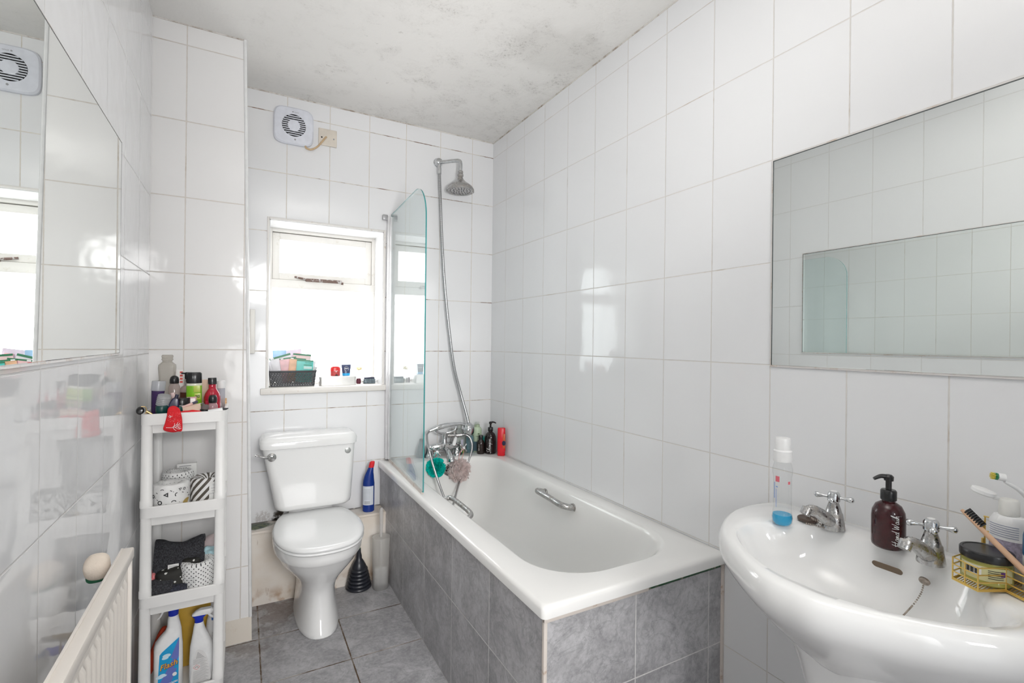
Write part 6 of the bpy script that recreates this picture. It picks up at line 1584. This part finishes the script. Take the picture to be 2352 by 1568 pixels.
bm = B(); box(bm, -tw - 0.004, tw + 0.004, -td - 0.004, -td + 0.001, hb - 0.006, hb + 0.001, 0.001); box(bm, -tw - 0.004, tw + 0.004, td - 0.001, td + 0.004, hb - 0.006, hb + 0.001, 0.001)
box(bm, -tw - 0.004, -tw + 0.001, -td, td, hb - 0.006, hb + 0.001, 0.001); box(bm, tw - 0.001, tw + 0.004, -td, td, hb - 0.006, hb + 0.001, 0.001); link_mesh('rim', bm, m_darkgrey, t_bk)

PG = 'sachets and packets in the window sill basket'
m_green = pm('dark_green_print', (0.006, 0.17, 0.07), 0.35)
def packet(label, x, y, z0, wdt, hgt, rot, main, bands=(), name='face_mask_sachet', thick=0.003, cat='sachet'):
    """flat sachet, origin at bottom centre; bands: (z0, z1, x0, x1, material)"""
    th = thing(name, label, cat, (x, y, z0), rot, PG)
    bm = B()
    R_ = []
    for k in range(9):
        z = hgt * k / 8; b_ = thick * (0.15 + 0.85 * math.sin(PI * k / 8))
        R_.append([Vector((a * wdt / 2, s_ * b_ * (1 - abs(a) ** 4 * 0.8) / 2, z)) for s_ in (-1, 1) for a in ([-1 + 0.2 * q for q in range(11)] if s_ < 0 else [1 - 0.2 * q for q in range(11)])])
    loft(bm, R_); link_mesh('packet', bm, main, th, 50)
    for i, (nm, za, zb, xa, xb, m) in enumerate(bands):
        bm = B(); e = -thick / 2 - 0.0004 - i * 0.0002
        vs_ = [bm.verts.new(p) for p in ((xa, e, za), (xb, e, za), (xb, e, zb), (xa, e, zb))]; bm.faces.new(vs_); link_mesh(nm, bm, m, th, 0)
    return th
m_teal = pm('teal_sachet', (0.05, 0.50, 0.44), 0.3, vary=0.12); m_oran = pm('orange_sachet', (0.74, 0.42, 0.24), 0.35, vary=0.15); m_pnk = pm('pink_sachet', (0.76, 0.46, 0.48), 0.35, vary=0.12); m_wht = pm('white_sachet_film', (0.74, 0.73, 0.76), 0.35); m_lblue = pm('light_blue_sachet', (0.36, 0.58, 0.80), 0.35, vary=0.1); m_lil = pm('lilac_sachet', (0.64, 0.58, 0.68), 0.35)
zb0 = ZS + 0.02
R_ = math.radians
th = packet('teal green face mask sachet at the front of the basket', -1.078, 0.080, zb0, 0.082, 0.118, (R_(-2), R_(4), 0), m_teal, (('green_edge', 0.111, 0.117, -0.041, 0.041, m_green), ('print_panel', 0.070, 0.084, -0.005, 0.036, pm('pale_teal_panel', (0.55, 0.75, 0.72))), ('print_line', 0.089, 0.093, -0.006, 0.034, m_green)))
bm = text_bm('Garnier', 0.011)
for v in bm.verts: v.co = Vector((v.co.x + 0.016, -0.0028, v.co.z + 0.104))
link_mesh('lettering', bm, m_green, th, 0)
packet('orange face mask sachet behind the teal one in the basket', -1.118, 0.088, zb0, 0.080, 0.128, (R_(-2), R_(6), 0), m_oran, (('green_edge', 0.121, 0.128, -0.040, 0.040, m_green), ('white_tab', 0.121, 0.127, -0.036, -0.022, m_whiteink)))
packet('pink face mask sachet behind the orange one in the basket', -1.136, 0.096, zb0, 0.082, 0.132, (R_(-2), R_(-8), 0), m_pnk, (('green_edge', 0.125, 0.132, -0.041, 0.041, m_green), ('white_tab', 0.125, 0.131, -0.036, -0.022, m_whiteink)))
packet('white face mask sachet with green edge tilted left in the basket', -1.150, 0.104, zb0, 0.104, 0.146, (R_(-2), R_(-17), 0), m_wht, (('green_edge', 0.136, 0.146, -0.052, 0.052, m_green), ('white_tab', 0.137, 0.145, -0.048, -0.032, m_whiteink)))
packet('pale pink sachet with green edge at the right of the basket', -1.095, 0.112, zb0, 0.090, 0.150, (R_(-1), R_(5), 0), pm('pale_pink_sachet', (0.76, 0.58, 0.58), 0.35), (('green_edge', 0.141, 0.150, -0.045, 0.045, m_green),))
packet('light blue and white packet standing at the left of the basket', -1.188, 0.131, zb0, 0.066, 0.168, (R_(1), R_(-2), 0), m_lblue, (('white_lower', 0.01, 0.11, -0.032, 0.032, m_wht), ('pink_print', 0.095, 0.102, -0.020, 0.010, pm('magenta_ink', (0.75, 0.10, 0.38))), ('blue_print', 0.115, 0.121, -0.022, -0.008, pm('blue_ink', (0.05, 0.15, 0.55)))), thick=0.008, name='wipes_packet', cat='packet')
packet('lilac and grey packet at the back of the basket', -1.122, 0.142, zb0, 0.120, 0.170, (0, R_(-8), 0), m_lil, (('grey_print', 0.14, 0.158, -0.05, -0.01, m_wht), ('pink_print', 0.128, 0.150, 0.02, 0.05, m_pnk)), thick=0.008, name='wipes_packet', cat='packet')
packet('white packet poking out at the right end of the basket', -1.048, 0.122, zb0, 0.040, 0.112, (0, R_(8), 0), m_wht, (), thick=0.01, name='white_packet', cat='packet')
packet('white packet leaning at the left end of the basket', -1.212, 0.118, zb0, 0.034, 0.110, (0, R_(-12), 0), m_wht, (), thick=0.01, name='white_packet', cat='packet')
packet('grey-white tube tip at the right rear of the basket', -1.036, 0.12, zb0, 0.024, 0.082, (0, R_(14), 0), pm('grey_tube', (0.55, 0.55, 0.56), 0.4), (), thick=0.016, name='small_tube', cat='tube')

t_tin = thing('metal_tin', 'flat brushed silver tin with lid in the middle of the window sill', 'tin', (-0.905, 0.090, ZS))
m_tin = pm('brushed_tin', (0.66, 0.655, 0.64), 0.35, 0.75)
bm = B(); loft(bm, [rrect(-0.095, 0.095, -0.048, 0.048, 0.012, z) for z in (0, 0.036)]); link_mesh('box', bm, m_tin, t_tin)
bm = B(); loft(bm, [rrect(-0.0965, 0.0965, -0.0495, 0.0495, 0.013, 0.034), rrect(-0.0965, 0.0965, -0.0495, 0.0495, 0.013, 0.046), rrect(-0.094, 0.094, -0.047, 0.047, 0.012, 0.048)]); link_mesh('lid', bm, m_tin, t_tin)
ZT2 = ZS + 0.0482
th = thing('red_deodorant', 'red stick deodorant with domed cap on the silver tin', 'deodorant', (-0.912, 0.108, ZT2))
bm = B(); loft(bm, [[Vector((h * math.copysign(abs(math.cos(a)) ** .8, math.cos(a)), d * math.sin(a), z)) for a in [2 * PI * i / 32 for i in range(32)]] for h, d, z in ((0.025, 0.014, 0), (0.026, 0.015, 0.002), (0.026, 0.015, 0.026))]); link_mesh('base', bm, pm('muted_red', (0.50, 0.06, 0.06), 0.35), th)
bm = B(); loft(bm, [[Vector((h * math.copysign(abs(math.cos(a)) ** .8, math.cos(a)), d * math.sin(a), z)) for a in [2 * PI * i / 32 for i in range(32)]] for h, d, z in ((0.0265, 0.0155, 0.0255), (0.0265, 0.0155, 0.040), (0.024, 0.014, 0.0465), (0.017, 0.011, 0.051), (0.006, 0.005, 0.0525))]); link_mesh('cap', bm, pm('signal_red', (0.74, 0.03, 0.03), 0.3), th)
bm = B(); vs_ = [bm.verts.new(p) for p in ((-0.010, -0.0158, 0.0265), (0.012, -0.0158, 0.0265), (0.012, -0.0158, 0.0285), (-0.010, -0.0158, 0.0285))]; bm.faces.new(vs_)
vs_ = [bm.verts.new(p) for p in ((0.002, -0.0158, 0.018), (0.006, -0.0158, 0.0245), (-0.002, -0.0158, 0.0245))]; bm.faces.new(vs_); link_mesh('white_print', bm, m_whiteink, th, 0)
bm = B(); vs_ = [bm.verts.new((0.004 + 0.008 * math.cos(PI * k / 10), -0.0157, 0.001 + 0.006 * math.sin(PI * k / 10))) for k in range(11)]; bm.faces.new(vs_); link_mesh('dark_print', bm, m_ink, th, 0)
th = thing('navy_cream_tube', 'navy and sky blue cream tube standing on its cap on the silver tin', 'tube', (-0.854, 0.108, ZT2))
bm = B(); loft(bm, [[Vector((h * math.cos(a), d * math.sin(a), z)) for a in [2 * PI * i / 32 for i in range(32)]] for h, d, z in ((0.021, 0.015, 0), (0.0215, 0.0155, 0.002), (0.022, 0.0155, 0.013))]); link_mesh('cap', bm, pm('sky_blue_cap', (0.03, 0.40, 0.78), 0.3), th)
bm = B(); loft(bm, [[Vector((h * math.cos(a), d * math.sin(a), z)) for a in [2 * PI * i / 32 for i in range(32)]] for h, d, z in ((0.0215, 0.015, 0.0128), (0.023, 0.013, 0.03), (0.0255, 0.004, 0.056), (0.026, 0.0012, 0.061))]); link_mesh('tube', bm, pm('slate_navy', (0.045, 0.06, 0.14), 0.3), th)
bm = B(); ring2(bm, 0, 0.038, 0.0125, 0.0115, n=28)
b2 = text_bm('NIVEA', 0.0068, bold=0.0003)
for v in b2.verts: v.co.z += 0.039
me = bpy.data.meshes.new('t'); b2.to_mesh(me); b2.free(); bm.from_mesh(me); bpy.data.meshes.remove(me)
for v in bm.verts: v.co.y = -(0.0160 - (v.co.z - 0.0128) * 0.21) if v.co.z > 0.013 else -0.0158
link_mesh('lettering', bm, m_whiteink, th, 0)
th = thing('dried_flower', 'small cream dried flower standing near the right end of the window sill', 'flower', (-0.775, 0.150, ZS))
bm = B(); rod(bm, (0, 0, 0.0), (0, 0, 0.075), 0.0016, 8); link_mesh('stem', bm, pm('straw_stem', (0.55, 0.50, 0.36)), th)
bm = B(); rnd = random.Random(12)
for k in range(44):
    a = rnd.random() * 6.28; el = rnd.uniform(-0.1, 1.3); d = Vector((math.cos(a) * math.cos(el), math.sin(a) * math.cos(el), math.sin(el) * 0.75))
    L = rnd.uniform(0.024, 0.036); s_ = d.cross(Vector((0, 0, 1))).normalized() * 0.0045; o_ = Vector((0, 0, 0.074))
    vs_ = [bm.verts.new(p) for p in (o_, o_ + d * L * 0.6 + s_, o_ + d * L + Vector((0, 0, 0.003)), o_ + d * L * 0.6 - s_)]; bm.faces.new(vs_)
link_mesh('petals', bm, pm('cream_petal', (0.80, 0.72, 0.50), 0.8), th, 0)
th = thing('maroon_pot', 'small maroon pot behind the silver tin', 'pot', (-0.785, 0.110, ZS))
profile_part('pot', [(0.011, 0), (0.013, 0.003), (0.013, 0.028), (0.011, 0.030), (0, 0.030)], pm('maroon_plastic', (0.10, 0.012, 0.03), 0.3), th, 24)
th = thing('dark_glass_dish', 'dark blue-grey glass pot at the right end of the window sill', 'pot', (-0.728, 0.110, ZS))
bm = B(); loft(bm, [rrect(-h, h, -d, d, 0.008, z) for h, d, z in ((0.032, 0.024, 0), (0.034, 0.026, 0.004), (0.033, 0.025, 0.024), (0.030, 0.022, 0.028))]); link_mesh('pot', bm, pm('slate_glass', (0.10, 0.13, 0.15), 0.15, vary=0.3, vscale=120), th)
bm = B(); loft(bm, [rrect(-h, h, -d, d, 0.008, z) for h, d, z in ((0.028, 0.020, 0.0275), (0.029, 0.021, 0.029), (0.029, 0.021, 0.035), (0.027, 0.019, 0.036))]); link_mesh('lid', bm, pm('navy_lid', (0.02, 0.025, 0.06), 0.25), th)
